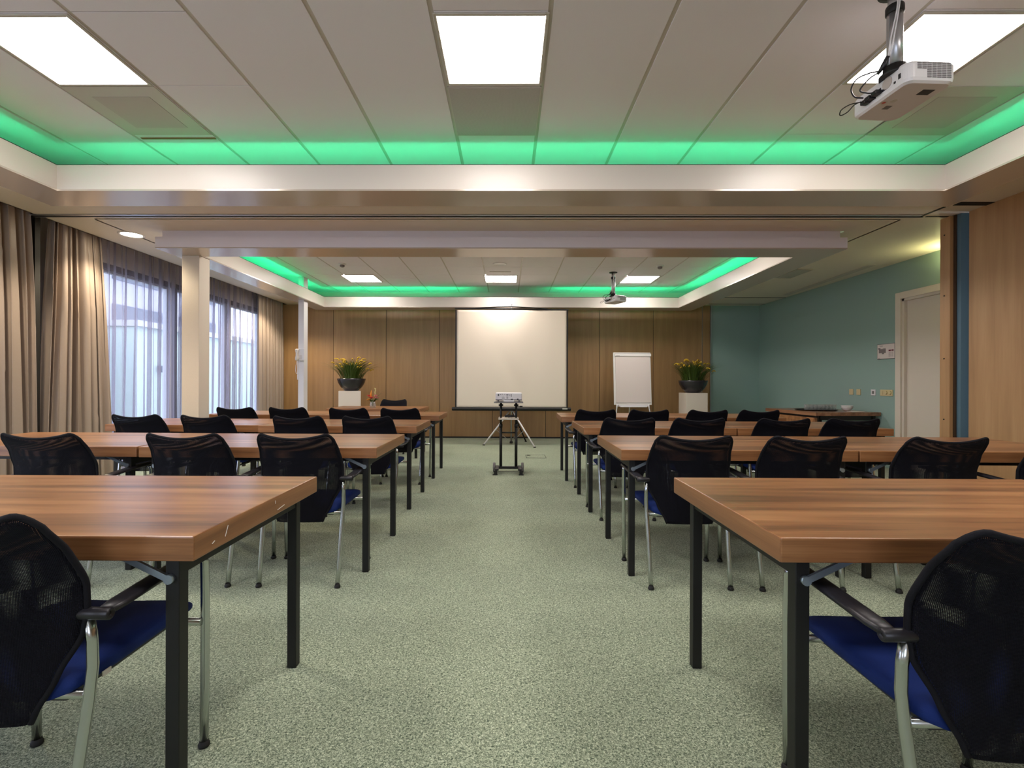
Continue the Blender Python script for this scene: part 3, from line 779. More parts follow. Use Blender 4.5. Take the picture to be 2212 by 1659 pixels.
CH = [(-1.19, 1.27, 0.0, 'blue-seated mesh chair cut by the left edge, at the front left table'),
      (1.075, 1.20, 0.0, 'blue-seated mesh chair cut by the right edge, at the front right table'),
      (-1.144, 2.865, 0, 'chair at the aisle behind the left front table, second row'),
      (-1.746, 2.865, 0, 'second chair from the aisle in the left second row'),
      (-2.51, 2.84, .02, 'chair at the left edge by the curtains in the second row'),
      (1.00, 2.87, 0, 'chair at the aisle in the right second row'),
      (1.60, 2.86, 0, 'second chair from the aisle in the right second row'),
      (2.33, 2.84, -.03, 'third chair from the aisle in the right second row'),
      (2.99, 2.84, .05, 'chair cut by the right edge in the second row, before the wooden wall'),
      (-1.163, 4.27, 0, 'chair at the aisle in the left third row'),
      (-1.735, 4.26, 0, 'second chair from the aisle in the left third row'),
      (-2.55, 4.33, 0, 'chair in the left third row in front of the white column'),
      (-3.17, 4.37, .02, 'chair in the left third row in front of the sheer curtain'),
      (.985, 4.20, 0, 'chair at the aisle in the right third row, below the screen corner'),
      (1.555, 4.21, 0, 'second chair from the aisle in the right third row'),
      (2.245, 4.21, -.02, 'third chair from the aisle in the right third row'),
      (2.83, 4.24, -.05, 'chair at the door end of the right third row'),
      (-1.185, 5.57, 0, 'chair at the aisle in the left fourth row'),
      (-1.748, 5.56, 0, 'second chair from the aisle in the left fourth row'),
      (-2.46, 5.66, 0, 'chair in the left fourth row in front of the far drape'),
      (-3.03, 5.63, 0, 'chair in the left fourth row before the far sheer curtain'),
      (.945, 5.45, 0, 'chair at the aisle in the right fourth row'),
      (1.51, 5.45, 0, 'chair in the right fourth row, just right of the flip chart foot'),
      (2.135, 5.45, 0, 'chair in the right fourth row in front of the white pedestal'),
      (2.70, 5.47, -.03, 'chair in the right fourth row beside the side table with glasses'),
      (-1.90, 8.16, PI, 'single chair behind the presenter table, facing the room')]
GC = 'black mesh chairs in the rows'
for i, (x, y, a, lab) in enumerate(CH):
    if 'mesh' not in lab: lab = lab.replace('chair', 'black mesh chair', 1)
    if i == 0: chair0.location = (x, y, 0); chair0['label'] = lab; chair0['group'] = GC
    else: dup(chair0, (x, y - (0.0 if a != PI else .3), 0), a, lab, GC)

# ---- side table with glasses against the sea green wall
st = thing('side_table', 'walnut side table against the sea green wall, carrying glasses and bowls', 'table', (4.62, 7.25, 0), math.radians(3))
mb = MB(); mb.box(-.46, .46, -.58, .60, .69, .74, 0, bev=.004); mb.build('tabletop', wood('walnut laminate long', rgb(96, 62, 42), rgb(134, 90, 62), rgb(160, 114, 82), 'Y', rough=.28, coat=.3), st)
for x in (-.42, .38):
    for y in (-.54, .52):
        mb = MB(); mb.box(x, x + .036, y, y + .036, 0, .69, 0); mb.build('leg', M['black_metal'], st)
mb = MB(); mb.box(-.36, .36, -.53, -.50, .63, .69); mb.box(-.40, -.37, -.5, .5, .655, .69); mb.build('rail', M['black_metal'], st)
mb = MB(); mb.box(-.455, -.425, -.56, .50, .36, .662, 0, bev=.003); mb.build('side_panel', M['table'], st)

def tray_at(x, y):
    mb = MB(); mb.lathe([(.0, 0), (.24, 0), (.27, .012), (.275, .014), (.268, .016), (.238, .006), (.0, .006)], (x, y, .7405), 36, cap=False)
    return mb.build('serving_tray', M['black_metal'])
tag(tray_at(4.52, 7.17), 'round black serving tray under the glasses on the side table', 'tray')
def make_glass():
    mb = MB(); mb.lathe([(.0, .0), (.022, 0), (.025, .004), (.029, .082), (.0275, .082), (.0235, .008), (.0, .007)], n=18, cap=False)
    return mb.build('drinking_glass', M['tumbler'])
g0 = make_glass(); k = 0
nm = ['front', 'back']
for r in range(2):
    for i in range(8 - r):
        x, y = 4.335 + i * .056 + r * .028, 7.08 + r * .062 + .0 * i
        o = g0 if k == 0 else g0.copy()
        if k: col.objects.link(o)
        o.location = (x, y, .747); k += 1
        tag(o, 'clear tumbler in the %s row on the black tray' % nm[r], 'glass', 'tumblers on the tray, %s row' % nm[r])
def bowl(z):
    mb = MB(); mb.lathe([(.0, 0), (.035, 0), (.055, .02), (.074, .05), (.078, .056), (.074, .056), (.052, .024), (.0, .008)], n=28, cap=False)
    o = mb.build('white_bowl', M['white_gloss']); o.location = (4.87, 7.02, z); return o
tag(bowl(.7405), 'white bowl at the bottom of the stack right of the tray', 'bowl', 'stacked white bowls')
tag(bowl(.762), 'white bowl on top of the stack right of the tray', 'bowl', 'stacked white bowls')
mb = MB(); mb.box(-.075, .075, -.075, .075, 0, .006, 0, bev=.002); o = mb.build('paper_napkins', M['paper']); o.location = (4.87, 6.84, .7405)
tag(o, 'small stack of white napkins in front of the bowls on the side table', 'napkin')

# ---- projection screen on a tripod
t = thing('projection_screen', 'large white projection screen on an aluminium tripod in front of the wood wall', 'projection screen', (.065, 8.93, 0))
def W_(x, y, z): return (x - .065, y - 8.93, z)
mb = MB(); nx, nz = 40, 40; vs = []
for i in range(nx + 1):
    row = []
    for j in range(nz + 1):
        x = -.935 + 2.0 * i / nx; z = .672 + (2.445 - .672) * j / nz
        dv = .012 * math.exp(-((x + .35 - .45 * (2.2 - z)) / .14) ** 2) * math.sin((z - .67) * 2.2) + .010 * math.exp(-((x - .55 + .18 * (2.2 - z)) / .2) ** 2)
        row.append(mb.bm.verts.new(W_(x, 8.80 + dv, z)))
    vs.append(row)
for i in range(nx):
    for j in range(nz): mb.bm.faces.new((vs[i][j], vs[i + 1][j], vs[i + 1][j + 1], vs[i][j + 1])).smooth = True
sc = mb.build('screen_fabric', M['screen'], t)
sm = sc.modifiers.new('thickness', 'SOLIDIFY'); sm.thickness = .002
mb = MB()
for a, b in ((-.955, -.932), (1.062, 1.085)):
    mb = MB(); mb.box(a - .065, b - .065, 8.795 - 8.93, 8.802 - 8.93, .66, 2.45); mb.build('black_border', M['black_metal'], t)
mb = MB(); mb.tube([W_(-1.01, 8.80, .655), W_(-1.0, 8.80, .655), W_(1.13, 8.80, .655), W_(1.14, 8.80, .655)], [.03, .034, .034, .03], 14); mb.build('roller_case', M['black_metal'], t)
mb = MB(); mb.box(.985 - .065, 1.075 - .065, -.168, -.162, .655, .672); mb.build('case_badge', M['tag'], t)
mb = MB(); mb.tube([W_(-.965, 8.80, 2.478), W_(1.095, 8.80, 2.452)], .011, 8)
mb.tube([W_(-.6, 8.80, 2.483), W_(-.2, 8.80, 2.503), W_(.07, 8.80, 2.509), W_(.35, 8.80, 2.496), W_(.72, 8.80, 2.466)], .008, 8); mb.build('top_bar', M['black_metal'], t)
mb = MB(); mb.tube([W_(.065, 8.86, 2.46), W_(.065, 8.86, 2.545)], .007, 8); mb.tube([W_(.03, 8.86, 2.54), W_(.04, 8.86, 2.52), W_(.065, 8.86, 2.512), W_(.09, 8.86, 2.52), W_(.10, 8.86, 2.54)], .004, 6); mb.lathe([(.0, -.014), (.012, -.007), (.012, .007), (0, .014)], W_(.065, 8.86, 2.555), 10); mb.build('hook', M['alu'], t)
mb = MB(); mb.tube([(0, 0, .03), (0, 0, 1.3), (0, -.05, 2.46)], .0125, 12); mb.build('pole', M['alu'], t)
mb = MB(); mb.lathe([(.028, .02), (.03, .05), (.02, .06)], n=12); mb.build('hub', M['rubber'], t)
for fx, fy in ((-.43, 8.763), (.472, 8.479), (.348, 9.33)):
    f = Vector((fx - .065, fy - 8.93, .012)); top = Vector((f.x * .05, f.y * .05, .62))
    mb = MB(); mb.tube([f, top], .0135, 10); o = mb.build('tripod_leg', M['off_white'] if fy < 9 else M['black_metal'], t)
    mb = MB(); mb.lathe([(.024, 0), (.02, .014), (.015, .02)], (f.x, f.y, 0), 12); mb.build('rubber_foot', M['rubber'], o)
    mid = top.lerp(f, .55); mb = MB(); mb.bar((f.x * .03, f.y * .03, .045), mid, .014, .006); mb.build('tripod_stay', M['alu'], t)

# ---- projector (desk model, seen from its connector side)
def desk_projector():
    t = thing('projector', 'white projector with connector side facing the camera on the trolley top', 'projector', (.012, 6.14, .894))
    mb = MB(); mb.rings([[(x, y, z) for x, y in rrect(-.165 + d, .165 - d, -.11 + d, .11 - d, .018)] for z, d in ((.012, .004), (.016, 0), (.100, 0), (.108, .006), (.110, .02))], smooth=False); mb.build('body', M['off_white'], t)
    mb = MB(); mb.box(-.163, .163, -.1115, -.108, .012, .028); mb.build('lower_band', M['grey_plastic'], t)
    mb = MB()
    for x, z, w, h in ((-.128, .088, .018, .012), (-.128, .074, .016, .010), (-.10, .088, .009, .009), (-.078, .092, .012, .006), (-.05, .092, .012, .006), (-.018, .088, .026, .008), (-.018, .070, .022, .008), (-.018, .045, .022, .010), (.014, .088, .007, .007), (.014, .074, .007, .007), (.032, .088, .009, .008), (.032, .076, .009, .008), (.032, .062, .009, .008), (.038, .028, .028, .012), (.112, .028, .018, .016)):
        mb.box(x - w / 2, x + w / 2, -.1125, -.109, z - h / 2, z + h / 2)
    mb.build('sockets', M['black_plastic'], t)
    mb = MB(); mb.lathe([(.022, -.004), (.022, .0)], (-.068, -.110, .042), 24, axis='Y'); o = mb.build('speaker_grille', M['off_white'], t)
    mb = MB()
    for i in range(-3, 4):
        h = math.sqrt(max(0, .019 ** 2 - (i * .0055) ** 2)); mb.box(-.068 + i * .0055 - .001, -.068 + i * .0055 + .001, -.1146, -.1135, .042 - h, .042 + h)
    mb.build('grille_slots', M['grey_plastic'], o)
    for x in (-.13, .13):
        mb = MB(); mb.lathe([(.01, 0), (.012, .012)], (x, -.07, 0), 10); mb.build('foot', M['grey_plastic'], t)
    mb = MB(); mb.lathe([(.03, -.004), (.03, .018), (.024, .02)], (.09, .11, .06), 24, axis='Y'); mb.build('lens', M['black_plastic'], t)
    return t
desk_projector()
o = MB(); o.box(-.065, .065, -.02, .02, 0, .02, 0, bev=.004); o = o.build('remote_control', M['off_white']); o.location = (.012, 5.985, .894)
tag(o, 'white remote control lying in front of the projector on the trolley', 'remote control')

t = thing('projector_trolley', 'black steel projector trolley standing in the aisle', 'trolley', (.01, 6.12, 0))
for s in (-1, 1):
    x = s * .096
    mb = MB(); mb.tube([(x, .0, .07), (x, .0, .60)], .018, 14); mb.tube([(x, 0, .58), (x, 0, .878)], .0145, 14); mb.lathe([(.022, .565), (.022, .61)], (x, 0, 0), 14); mb.build('upright', M['black_metal'], t)
    mb = MB(); mb.box(s * .14 - .022, s * .14 + .022, -.20, .08, .055, .075, 0, bev=.003); mb.box(s * .155 - .02, s * .155 + .02, -.20, -.17, .0, .055, 0); mb.box(s * .16 - .032, s * .16 + .028, -.205, -.165, 0, .01, 0); mb.build('base_foot', M['black_metal'], t)
    mb = MB(); mb.lathe([(.0, -.016), (.052, -.016), (.06, -.01), (.06, .01), (.052, .016), (0, .016)], (s * .178, .02, .061), 28, axis='X', cap=False); o = mb.build('wheel', M['grey_plastic'], t)
    mb = MB(); mb.lathe([(.018, -.018), (.018, .018)], (s * .178, .02, .061), 14, axis='X'); mb.build('hub', M['black_plastic'], o)
    mb = MB(); mb.lathe([(.012, -.028), (.012, .028)], (x, 0, .845), 10, axis='X'); mb.build('clamp', M['black_plastic'], t)
for z, r in ((.78, .008), (.50, .009)):
    mb = MB(); mb.tube([(-.09, 0, z), (.09, 0, z)], r, 8); mb.build('crossbar', M['black_metal'], t)
mb = MB(); mb.box(-.14, .14, -.018, .018, .045, .075, 0, bev=.004); mb.box(-.14, .14, -.15, -.14, .03, .036, 0); mb.build('base_bar', M['black_metal'], t)
mb = MB(); mb.box(-.18, .18, -.17, .16, .878, .892, 0, bev=.003); mb.build('top_shelf', M['grey_plastic'], t)
mb = MB(); mb.box(-.125, .125, -.17, .12, .672, .69, 0, bev=.003); mb.build('middle_shelf', M['soffit'], t)
mb = MB(); mb.tube([(.11, -.01, .83), (.16, -.01, .83)], .004, 8); mb.tube([(.14, -.01, .83), (.175, -.01, .83)], [.008, .009], 10); mb.build('clamp_handle', M['black_plastic'], t)
random.seed(5)
pts = []
for k in range(70):
    a = k * .45; pts.append((.01 + math.cos(a) * .055 * (1 + .25 * math.sin(k * .9)), math.sin(a) * .035, .010 + .022 * (k / 70) + .006 * math.sin(k * 1.7)))
o = MB().tube(pts, .005, 6).build('coiled_cable', M['black_plastic']); o.location = (.015, 6.06, .692)
tag(o, 'coiled black cable lying on the middle shelf of the trolley', 'cable')

# floor outlet
t = thing('floor_outlet', 'square carpeted floor outlet lid right of the trolley', 'floor outlet', (.43, 7.45, 0))
mb = MB()
for x0, x1, y0, y1 in ((-.15, .15, -.15, -.143), (-.15, .15, .143, .15), (-.15, -.143, -.15, .15), (.143, .15, -.15, .15)): mb.box(x0, x1, y0, y1, .0, .004)
mb.build('lid_rim', M['black_plastic'], t)
mb = MB(); mb.box(-.13, -.08, .08, .12, 0, .006); mb.build('cable_notch', M['black_plastic'], t)
mb = MB(); mb.box(-.143, .143, -.143, .143, .0, .003); mb.build('lid', M['carpet'], t)

# ---- hanging projectors
def hanging_projector():
    t = thing('hanging_projector', '', 'projector')
    mb = MB(); mb.lathe([(.065, 0), (.065, -.008), (.04, -.014)], n=24); mb.build('ceiling_plate', M['black_metal'], t)
    mb = MB(); mb.lathe([(.027, -.01), (.027, -.11)], n=24); mb.build('upper_tube', M['alu'], t)
    mb = MB(); mb.lathe([(.034, -.072), (.036, -.076), (.036, -.106), (.032, -.11)], n=24); mb.build('collar', M['black_metal'], t)
    mb = MB(); mb.lathe([(.031, -.105), (.031, -.365)], n=28); mb.box(-.033, -.024, -.006, .006, -.36, -.12); mb.build('lower_tube', M['alu'], t)
    mb = MB(); mb.lathe([(.044, -.35), (.046, -.375), (.06, -.385), (.06, -.395)], n=24); mb.build('swivel', M['black_metal'], t)
    b = thing('body_holder', '', ''); col.objects.unlink(b); bpy.data.objects.remove(b)
    x0, x1, y0, y1 = -.03, .20, -.10, .225
    mb = MB(); prof = ((-.475, .012), (-.468, .003), (-.455, 0), (-.395, 0), (-.383, .006), (-.378, .018))
    mb.rings([[(x, y, z) for x, y in rrect(x0 + d, x1 - d, y0 + d, y1 - d, .035, 6)] for z, d in prof], smooth=False)
    body = mb.build('body', M['off_white'], t)
    mb = MB(); mb.rings([[(x, y, z) for x, y in rrect(x0 + d, x1 - d, y0 + d, y1 - d, .03, 6)] for z, d in ((-.4762, .013), (-.4748, .0115))], smooth=False); mb.build('underside', plain('grey projector base', rgb(214, 205, 204), .45), body)
    mb = MB()                                        # vent grille on the side facing the room
    for r in range(9):
        z = -.392 - r * .0075
        for c in range(7):
            if r > 3 and c < 2: continue
            xx = x0 + .045 + c * .0225
            mb.box(xx, xx + .019, y0 - .0015, y0 + .002, z - .0045, z)
    mb.build('vent_grille', M['grey_plastic'], body)
    mb = MB()
    for yy, z, w, h in ((-.06, -.43, .012, .022), (-.035, -.443, .010, .010), (.02, -.44, .026, .012), (.055, -.425, .03, .01), (.085, -.446, .03, .012)):
        mb.box(x0 - .0015, x0 + .002, yy - w / 2, yy + w / 2, z - h / 2, z + h / 2)
    mb.build('sockets', M['black_plastic'], body)
    mb = MB(); mb.lathe([(.026, -.002), (.026, .001)], (x0 - .001, .005, -.42), 24, axis='X'); o = mb.build('speaker_grille', M['grille'], body)
    mb = MB()
    for cx, cy in ((.0, .06), (.035, .045)):
        mb.lathe([(.014, -.4775), (.014, -.476)], (cx, cy, 0), 20)
    mb.build('button_ring', M['tbar'], body)
    mb = MB(); mb.lathe([(.008, -.4785), (.008, -.476)], (.0, .06, 0), 16); mb.build('power_button', plain('red button', rgb(196, 96, 84), .5), body)
    mb = MB(); mb.box(.095, .15, -.045, -.005, -.4768, -.4745); mb.build('lens_window', M['black_plastic'], body)
    mb = MB(); mb.box(.035, .065, .085, .115, -.4768, -.4745); mb.build('rating_plate', M['grey_plastic'], body)
    mb = MB(); mb.lathe([(.028, -.002), (.028, .012), (.022, .014)], (.09, y1 + .001, -.42), 24, axis='Y'); mb.build('lens', M['black_plastic'], body)
    def curvy(p, k=6):
        p = [Vector(q) for q in p]; out = []
        for i in range(len(p) - 1):
            a, b, c, d = p[max(i - 1, 0)], p[i], p[i + 1], p[min(i + 2, len(p) - 1)]
            for j in range(k):
                t_ = j / k; out.append(.5 * ((2 * b) + (c - a) * t_ + (2 * a - 5 * b + 4 * c - d) * t_ ** 2 + (-a + 3 * b - 3 * c + d) * t_ ** 3))
        return out + [p[-1]]
    for pts, r in (([(-.05, -.005, -.355), (-.09, .0, -.36), (-.13, .03, -.37), (-.135, .06, -.40), (-.11, .07, -.43), (-.075, .06, -.44)], .0035),
                   ([(-.055, .0, -.36), (-.08, .02, -.375), (-.10, .05, -.41), (-.08, .03, -.435), (-.065, .02, -.44)], .0035),
                   ([(-.07, .085, -.446), (-.11, .10, -.45), (-.13, .13, -.46), (-.12, .15, -.475), (-.10, .13, -.47), (-.08, .11, -.445), (-.062, .09, -.44)], .0025)):
        MB().tube(curvy([(x, y + .03, z) for x, y, z in pts]), r, 8).build('cable', M['black_plastic'], t)
    for pts in ([(-.03, -.05, -.02), (-.035, -.052, -.12), (-.058, -.045, -.25), (-.056, -.03, -.32)], [(-.02, -.055, -.02), (-.03, -.056, -.12), (-.05, -.05, -.26), (-.05, -.03, -.32)]):
        MB().tube(curvy(pts), .003, 8).build('white_cable', M['off_white'], t)
    mb = MB(); mb.tube([(-.030, .0, -.30), (-.040, .015, -.335), (-.055, .03, -.365)], [.010, .012, .006], 10); mb.build('cable_joint', M['black_plastic'], t)
    for y, z in ((.09, -.442), (.05, -.44), (.115, -.446)):
        mb = MB(); mb.box(x0 - .03, x0, y - .016, y + .016, z - .009, z + .009, 0, bev=.004); mb.build('plug', M['black_plastic'], t)
    return t
hp = hanging_projector(); hp.location = (1.762, 2.235, ZC); hp['label'] = 'white projector hanging from a silver pole in the near bay, top right'; hp['group'] = 'ceiling projectors'
hp.rotation_euler = (0, 0, math.radians(3))
dup(hp, (1.70, 7.88, ZC), math.radians(24), 'small projector hanging from the far bay ceiling, right of the screen', 'ceiling projectors')

# ---- flip chart
t = thing('flip_chart', 'white flip chart easel with a blank pad against the wood wall', 'flip chart', (2.365, 9.2, 0), math.radians(3))
tl = math.radians(5)
rot = Matrix.Translation((0, 0, .72)) @ Matrix.Rotation(-tl, 4, 'X')
def tilt(mb): bmesh.ops.transform(mb.bm, matrix=rot, verts=mb.bm.verts[:]); return mb
mb = MB(); mb.box(-.36, .36, 0, .025, 0, 1.0, 0, bev=.006); tilt(mb).build('board', M['white_gloss'], t)
mb = MB(); mb.box(-.32, .335, -.010, -.001, .045, .93, 0); tilt(mb).build('paper_pad', M['paper'], t)
mb = MB(); mb.box(-.33, .365, -.022, -.001, .925, .975, 0, bev=.004); tilt(mb).build('clamp_bar', M['white_gloss'], t)
mb = MB(); mb.box(-.33, .36, -.014, -.008, .978, .983); mb.box(-.31, -.24, -.0235, -.0215, .93, .935); tilt(mb).build('clamp_slot', M['print'], t)
mb = MB(); mb.box(-.25, .25, -.06, 0, -.045, -.032, 0, bev=.003); mb.box(-.28, .28, -.012, .012, -.03, 0, 0); tilt(mb).build('pen_tray', M['off_white'], t)
for s in (-1, 1):
    mb = MB(); mb.tube([(s * .40, -.12, .01), (s * .31, .0, .66), (s * .30, .01, .73)], [.009, .011, .017], 10); mb.build('leg', M['off_white'], t)
mb = MB(); mb.tube([(.02, .42, .01), (.02, .12, 1.4)], .01, 10); mb.build('leg', M['off_white'], t)

# ---- pedestals, bowls of grass
def pedestal(x, y, z, rz, lab):
    t = MB(); t.box(-.2, .2, -.2, .2, 0, z, 0, bev=.003); o = t.build('pedestal', M['pedestal']); o.location = (x, y, 0); o.rotation_euler = (0, 0, rz)
    return tag(o, lab, 'pedestal', 'white plant pedestals')
pedestal(-3.03, 9.30, .965, .3, 'square white pedestal under the left grass plant, behind the presenter table')
pedestal(3.53, 9.30, .95, 0, 'square white pedestal under the right grass plant, beside the sea green wall')
def plant(x, y, z, seed, lab, lean, droop):
    rnd = random.Random(seed)
    t = thing('grass_plant', lab, 'plant', (x, y, z), 0, 'potted grasses on pedestals')
    mb = MB(); mb.lathe([(0, 0), (.12, 0), (.13, .006), (.20, .075), (.245, .15), (.262, .21), (.266, .235), (.258, .235), (.25, .215), (.0, .20)], n=48, cap=False); mb.build('bowl', M['pot'], t)
    mb = MB(); mb.lathe([(0, .222), (.245, .212)], n=24, cap=False); mb.build('soil', M['soil'], t)
    mb = MB()
    for k in range(620):
        a = rnd.uniform(0, 2 * PI); r = rnd.uniform(0, .17) ** .9
        L_ = rnd.uniform(.36, .56); out = rnd.uniform(.12, .50) * (.5 + r * 4.2) + .02
        pr = Vector((math.cos(a) * r, math.sin(a) * r, .20)); d = Vector((math.cos(a) + lean * .3, math.sin(a) * .6, 0))
        w = rnd.uniform(.003, .0058); side = Vector((-d.y, d.x, 0)).normalized() if d.length > .01 else Vector((1, 0, 0))
        last = None; n = 6
        side = (side + Vector((rnd.uniform(-1, 1), rnd.uniform(-1, 1), 0)) * .5).normalized()
        for i in range(n + 1):
            f = i / n; p = pr + d * out * f ** 1.7 + Vector((0, 0, L_ * (f - .22 * f ** 3 * (1 + out))))
            ww = w * (1 - f ** 2 * .9)
            cur = (mb.bm.verts.new(p - side * ww), mb.bm.verts.new(p + side * ww))
            if last: mb.bm.faces.new((last[0], last[1], cur[1], cur[0]))
            last = cur
    o = mb.build('foliage', M['leaf'], t, fix=False)
    for k in range(34):
        a = rnd.uniform(0, 2 * PI); el = rnd.uniform(.28, .44) + .0
        r = rnd.uniform(.05, .46); c, s = math.cos(a), math.sin(a) * .7
        p0 = Vector((c * r * .85, s * r * .85, .20 + el - r * .25)); pts = []
        ln = rnd.uniform(.07, .13) * (1 + droop * .4)
        for i in range(7):
            f = i / 6; ang = 1.2 - f * (2.2 + droop)
            pts.append(p0.copy()); p0 = p0 + Vector((c * math.cos(ang), s * math.cos(ang), math.sin(ang))) * ln / 6
        MB().tube(pts, [.0045, .009, .0115, .0115, .010, .008, .004], 6).build('flower_spike', M['spike'], t)
    return t
plant(-3.00, 9.30, .966, 3, 'dark bowl of ornamental grass with yellow spikes on the left pedestal', 0, 0.0)
plant(3.53, 9.30, .951, 9, 'dark bowl of taller, looser grass on the right pedestal, by the sea green wall', .5, .5)

# ---- vase with flowers on the presenter table
t = thing('flower_vase', 'small glass vase of red, pink and orange flowers on the presenter table', 'vase', (-2.065, 7.42, .7405))
mb = MB(); mb.lathe([(0, 0), (.030, 0), (.034, .005), (.036, .04), (.027, .06), (.032, .078), (.030, .078), (.024, .06), (.03, .01), (0, .006)], n=20, cap=False); mb.build('glass_vase', M['tumbler'], t)
rnd = random.Random(2)
mb = MB()
for k in range(9):
    a = rnd.uniform(0, 2 * PI); mb.tube([(0, 0, .01), (math.cos(a) * .012, math.sin(a) * .012, .07), (math.cos(a) * .05, math.sin(a) * .03, .14)], .002, 5)
for k in range(12):
    a = rnd.uniform(0, 2 * PI); p = Vector((math.cos(a) * .02, math.sin(a) * .015, .08)); q = p + Vector((math.cos(a) * .045, math.sin(a) * .03, rnd.uniform(.0, .05)))
    mb.tube([p, p.lerp(q, .5) + Vector((0, 0, .012)), q], 1, 6, flat=(.012, .002))
mb.build('stems_and_leaves', M['leaf'], t)
def blossom(name, c, r, mat, n=7, tall=1.0):
    mb = MB()
    for k in range(n):
        a = 2 * PI * k / n + rnd.uniform(-.2, .2); d = Vector((math.cos(a), math.sin(a), .35 * tall)).normalized()
        p = Vector(c); mb.tube([p, p + d * r * .5 + Vector((0, 0, .004)), p + d * r], 1, 6, flat=(r * .32, .003))
    mb.lathe([(.0, -.3 * r), (.5 * r, 0), (.0, .5 * r)], c, 8)
    mb.build(name, mat, t)
blossom('red_flower', (-.012, -.02, .125), .034, M['red']); blossom('red_flower', (-.048, 0, .15), .024, M['red'])
blossom('pink_flower', (.045, -.01, .125), .024, M['pink']); blossom('pink_flower', (.03, .01, .15), .022, M['pink'])
mb = MB()
for dx, dz in ((-.02, .12), (-.045, .115)):
    mb.tube([(dx, -.01, dz), (dx - .003, 0, dz + .05), (dx + .002, 0, dz + .105)] if dx > -.03 else [(-.02, -.02, .11), (-.05, -.02, .105), (-.07, -.02, .10)], [.006, .011, .001], 8)
mb.build('orange_flower', M['orange'], t)
mb = MB(); mb.tube([(.012, 0, .10), (.03, 0, .20), (.035, 0, .25)], .002, 6)
for k in range(9): mb.lathe([(0, -.006), (.008, 0), (0, .007)], (.028 + rnd.uniform(-.009, .009), rnd.uniform(-.008, .008), .175 + k * .009), 8)
mb.build('cream_flower', M['cream'], t)
mb = MB(); mb.tube([(.02, 0, .1), (.06, 0, .15), (.10, 0, .185)], 1, 6, flat=(.007, .001)); mb.build('grass_blade', M['leaf'], t)

t.scale = (1.3, 1.3, 1.2)

# ---- wall telephone on the thin column
t = thing('wall_telephone', 'cream wall telephone with hanging cord on the thin column', 'telephone', (-3.512, 8.225, 1.59))
mb = MB(); mb.box(-.025, .062, -.035, 0, -.10, .105, 0, bev=.006); mb.build('base', M['off_white'], t)
mb = MB()
for r in range(5):
    for c in range(3): mb.box(-.012 + c * .016, -.002 + c * .016, -.038, -.034, -.02 - r * .014, -.012 - r * .014)
mb.build('keypad', M['grille'], t)
mb = MB(); mb.rings([[(cx + hw * a, y + hd * b, z) for a, b in ((-1, -1), (1, -1), (1, 1), (-1, 1))] for cx, hw, y, hd, z in ((-.052, .018, -.03, .018, -.098), (-.052, .024, -.035, .022, -.085), (-.052, .024, -.04, .02, -.055), (-.052, .015, -.05, .012, -.02), (-.052, .014, -.05, .012, .03), (-.052, .024, -.04, .02, .065), (-.052, .024, -.035, .022, .09), (-.052, .016, -.03, .016, .1))], smooth=True); mb.build('handset', M['white_paint'], t)
mb = MB(); mb.tube([(-.055, -.03, -.10), (-.075, -.03, -.18), (-.08, -.03, -.26), (-.072, -.03, -.31), (-.05, -.03, -.325), (-.03, -.03, -.31), (-.022, -.03, -.26), (-.02, -.03, -.18), (-.015, -.02, -.10)], .0045, 8); mb.build('cord', M['off_white'], t)
mb = MB(); mb.box(-.062, -.05, -.008, .0, -.42, -.10); mb.build('cable_duct', M['off_white'], t)

# ---- sign and switches on the sea green wall
t = thing('evacuation_plan', 'framed white floor plan notice on the sea green wall beside the door', 'sign', (XR, 6.613, 1.57))
mb = MB(); mb.box(-.012, 0, -.156, .156, -.104, .104, 0, bev=.002); mb.build('frame', M['grey_plastic'], t)
mb = MB(); mb.box(-.014, -.011, -.148, .148, -.097, .097); mb.build('sheet', M['paper'], t)
mb = MB()
for y0, y1, z0, z1 in ((.00, .12, -.02, .035), (.095, .13, .03, .05), (.03, .065, -.035, -.02), (.0, .05, .04, .044), (.05, .11, .076, .080), (.055, .10, .068, .071), (.125, .14, .045, .05), (.10, .135, -.09, -.084)): mb.box(-.0155, -.0138, y0, y1, z0, z1)
for i in range(9):
    mb.box(-.0155, -.0138, -.13, -.098, -.075 + i * .0075, -.073 + i * .0075); mb.box(-.0155, -.0138, -.085, -.05, -.075 + i * .0075, -.073 + i * .0075)
mb.build('plan_drawing', M['print'], t)
mb = MB(); mb.box(-.0155, -.0138, -.135, -.098, .0, .018); mb.box(-.0155, -.0138, -.088, -.05, .0, .018); mb.build('red_key', M['dark_red'], t)
def plate(y, w, lab, mat, n=1, cat='switch'):
    t = thing('wall_switch' if cat == 'switch' else 'wall_socket', lab, cat, (XR, y, 1.01), 0)
    mb = MB(); mb.box(-.012, 0, -w / 2, w / 2, -.042, .042, 0, bev=.003); mb.build('cover_plate', mat, t)
    return t
gq = 'small plates on the sea green wall'
a = plate(7.28, .078, 'blank ivory wall plate, the one nearest the side table', M['ivory'], cat='wall plate'); a['group'] = gq
b = plate(7.13, .078, 'blank ivory wall plate, second from the side table', M['ivory'], cat='wall plate'); b['group'] = gq
c = plate(6.842, .082, 'white thermostat plate between the blank plates and the triple switch', M['off_white'], cat='thermostat')
mb = MB(); mb.box(-.0135, -.0115, -.018, .018, -.02, .018); mb.build('display', M['grey_plastic'], c)
mb = MB(); mb.box(-.0145, -.0125, -.006, .01, .022, .03); mb.build('indicator', M['white_gloss'], c)
c = plate(6.607, .215, 'ivory triple switch plate with two round dials beside the door frame', M['ivory'])
for y in (-.0, -.07):
    mb = MB(); mb.lathe([(.022, -.026), (.024, -.012)], (0, y, 0), 20, axis='X'); mb.build('dial', M['ivory'], c)
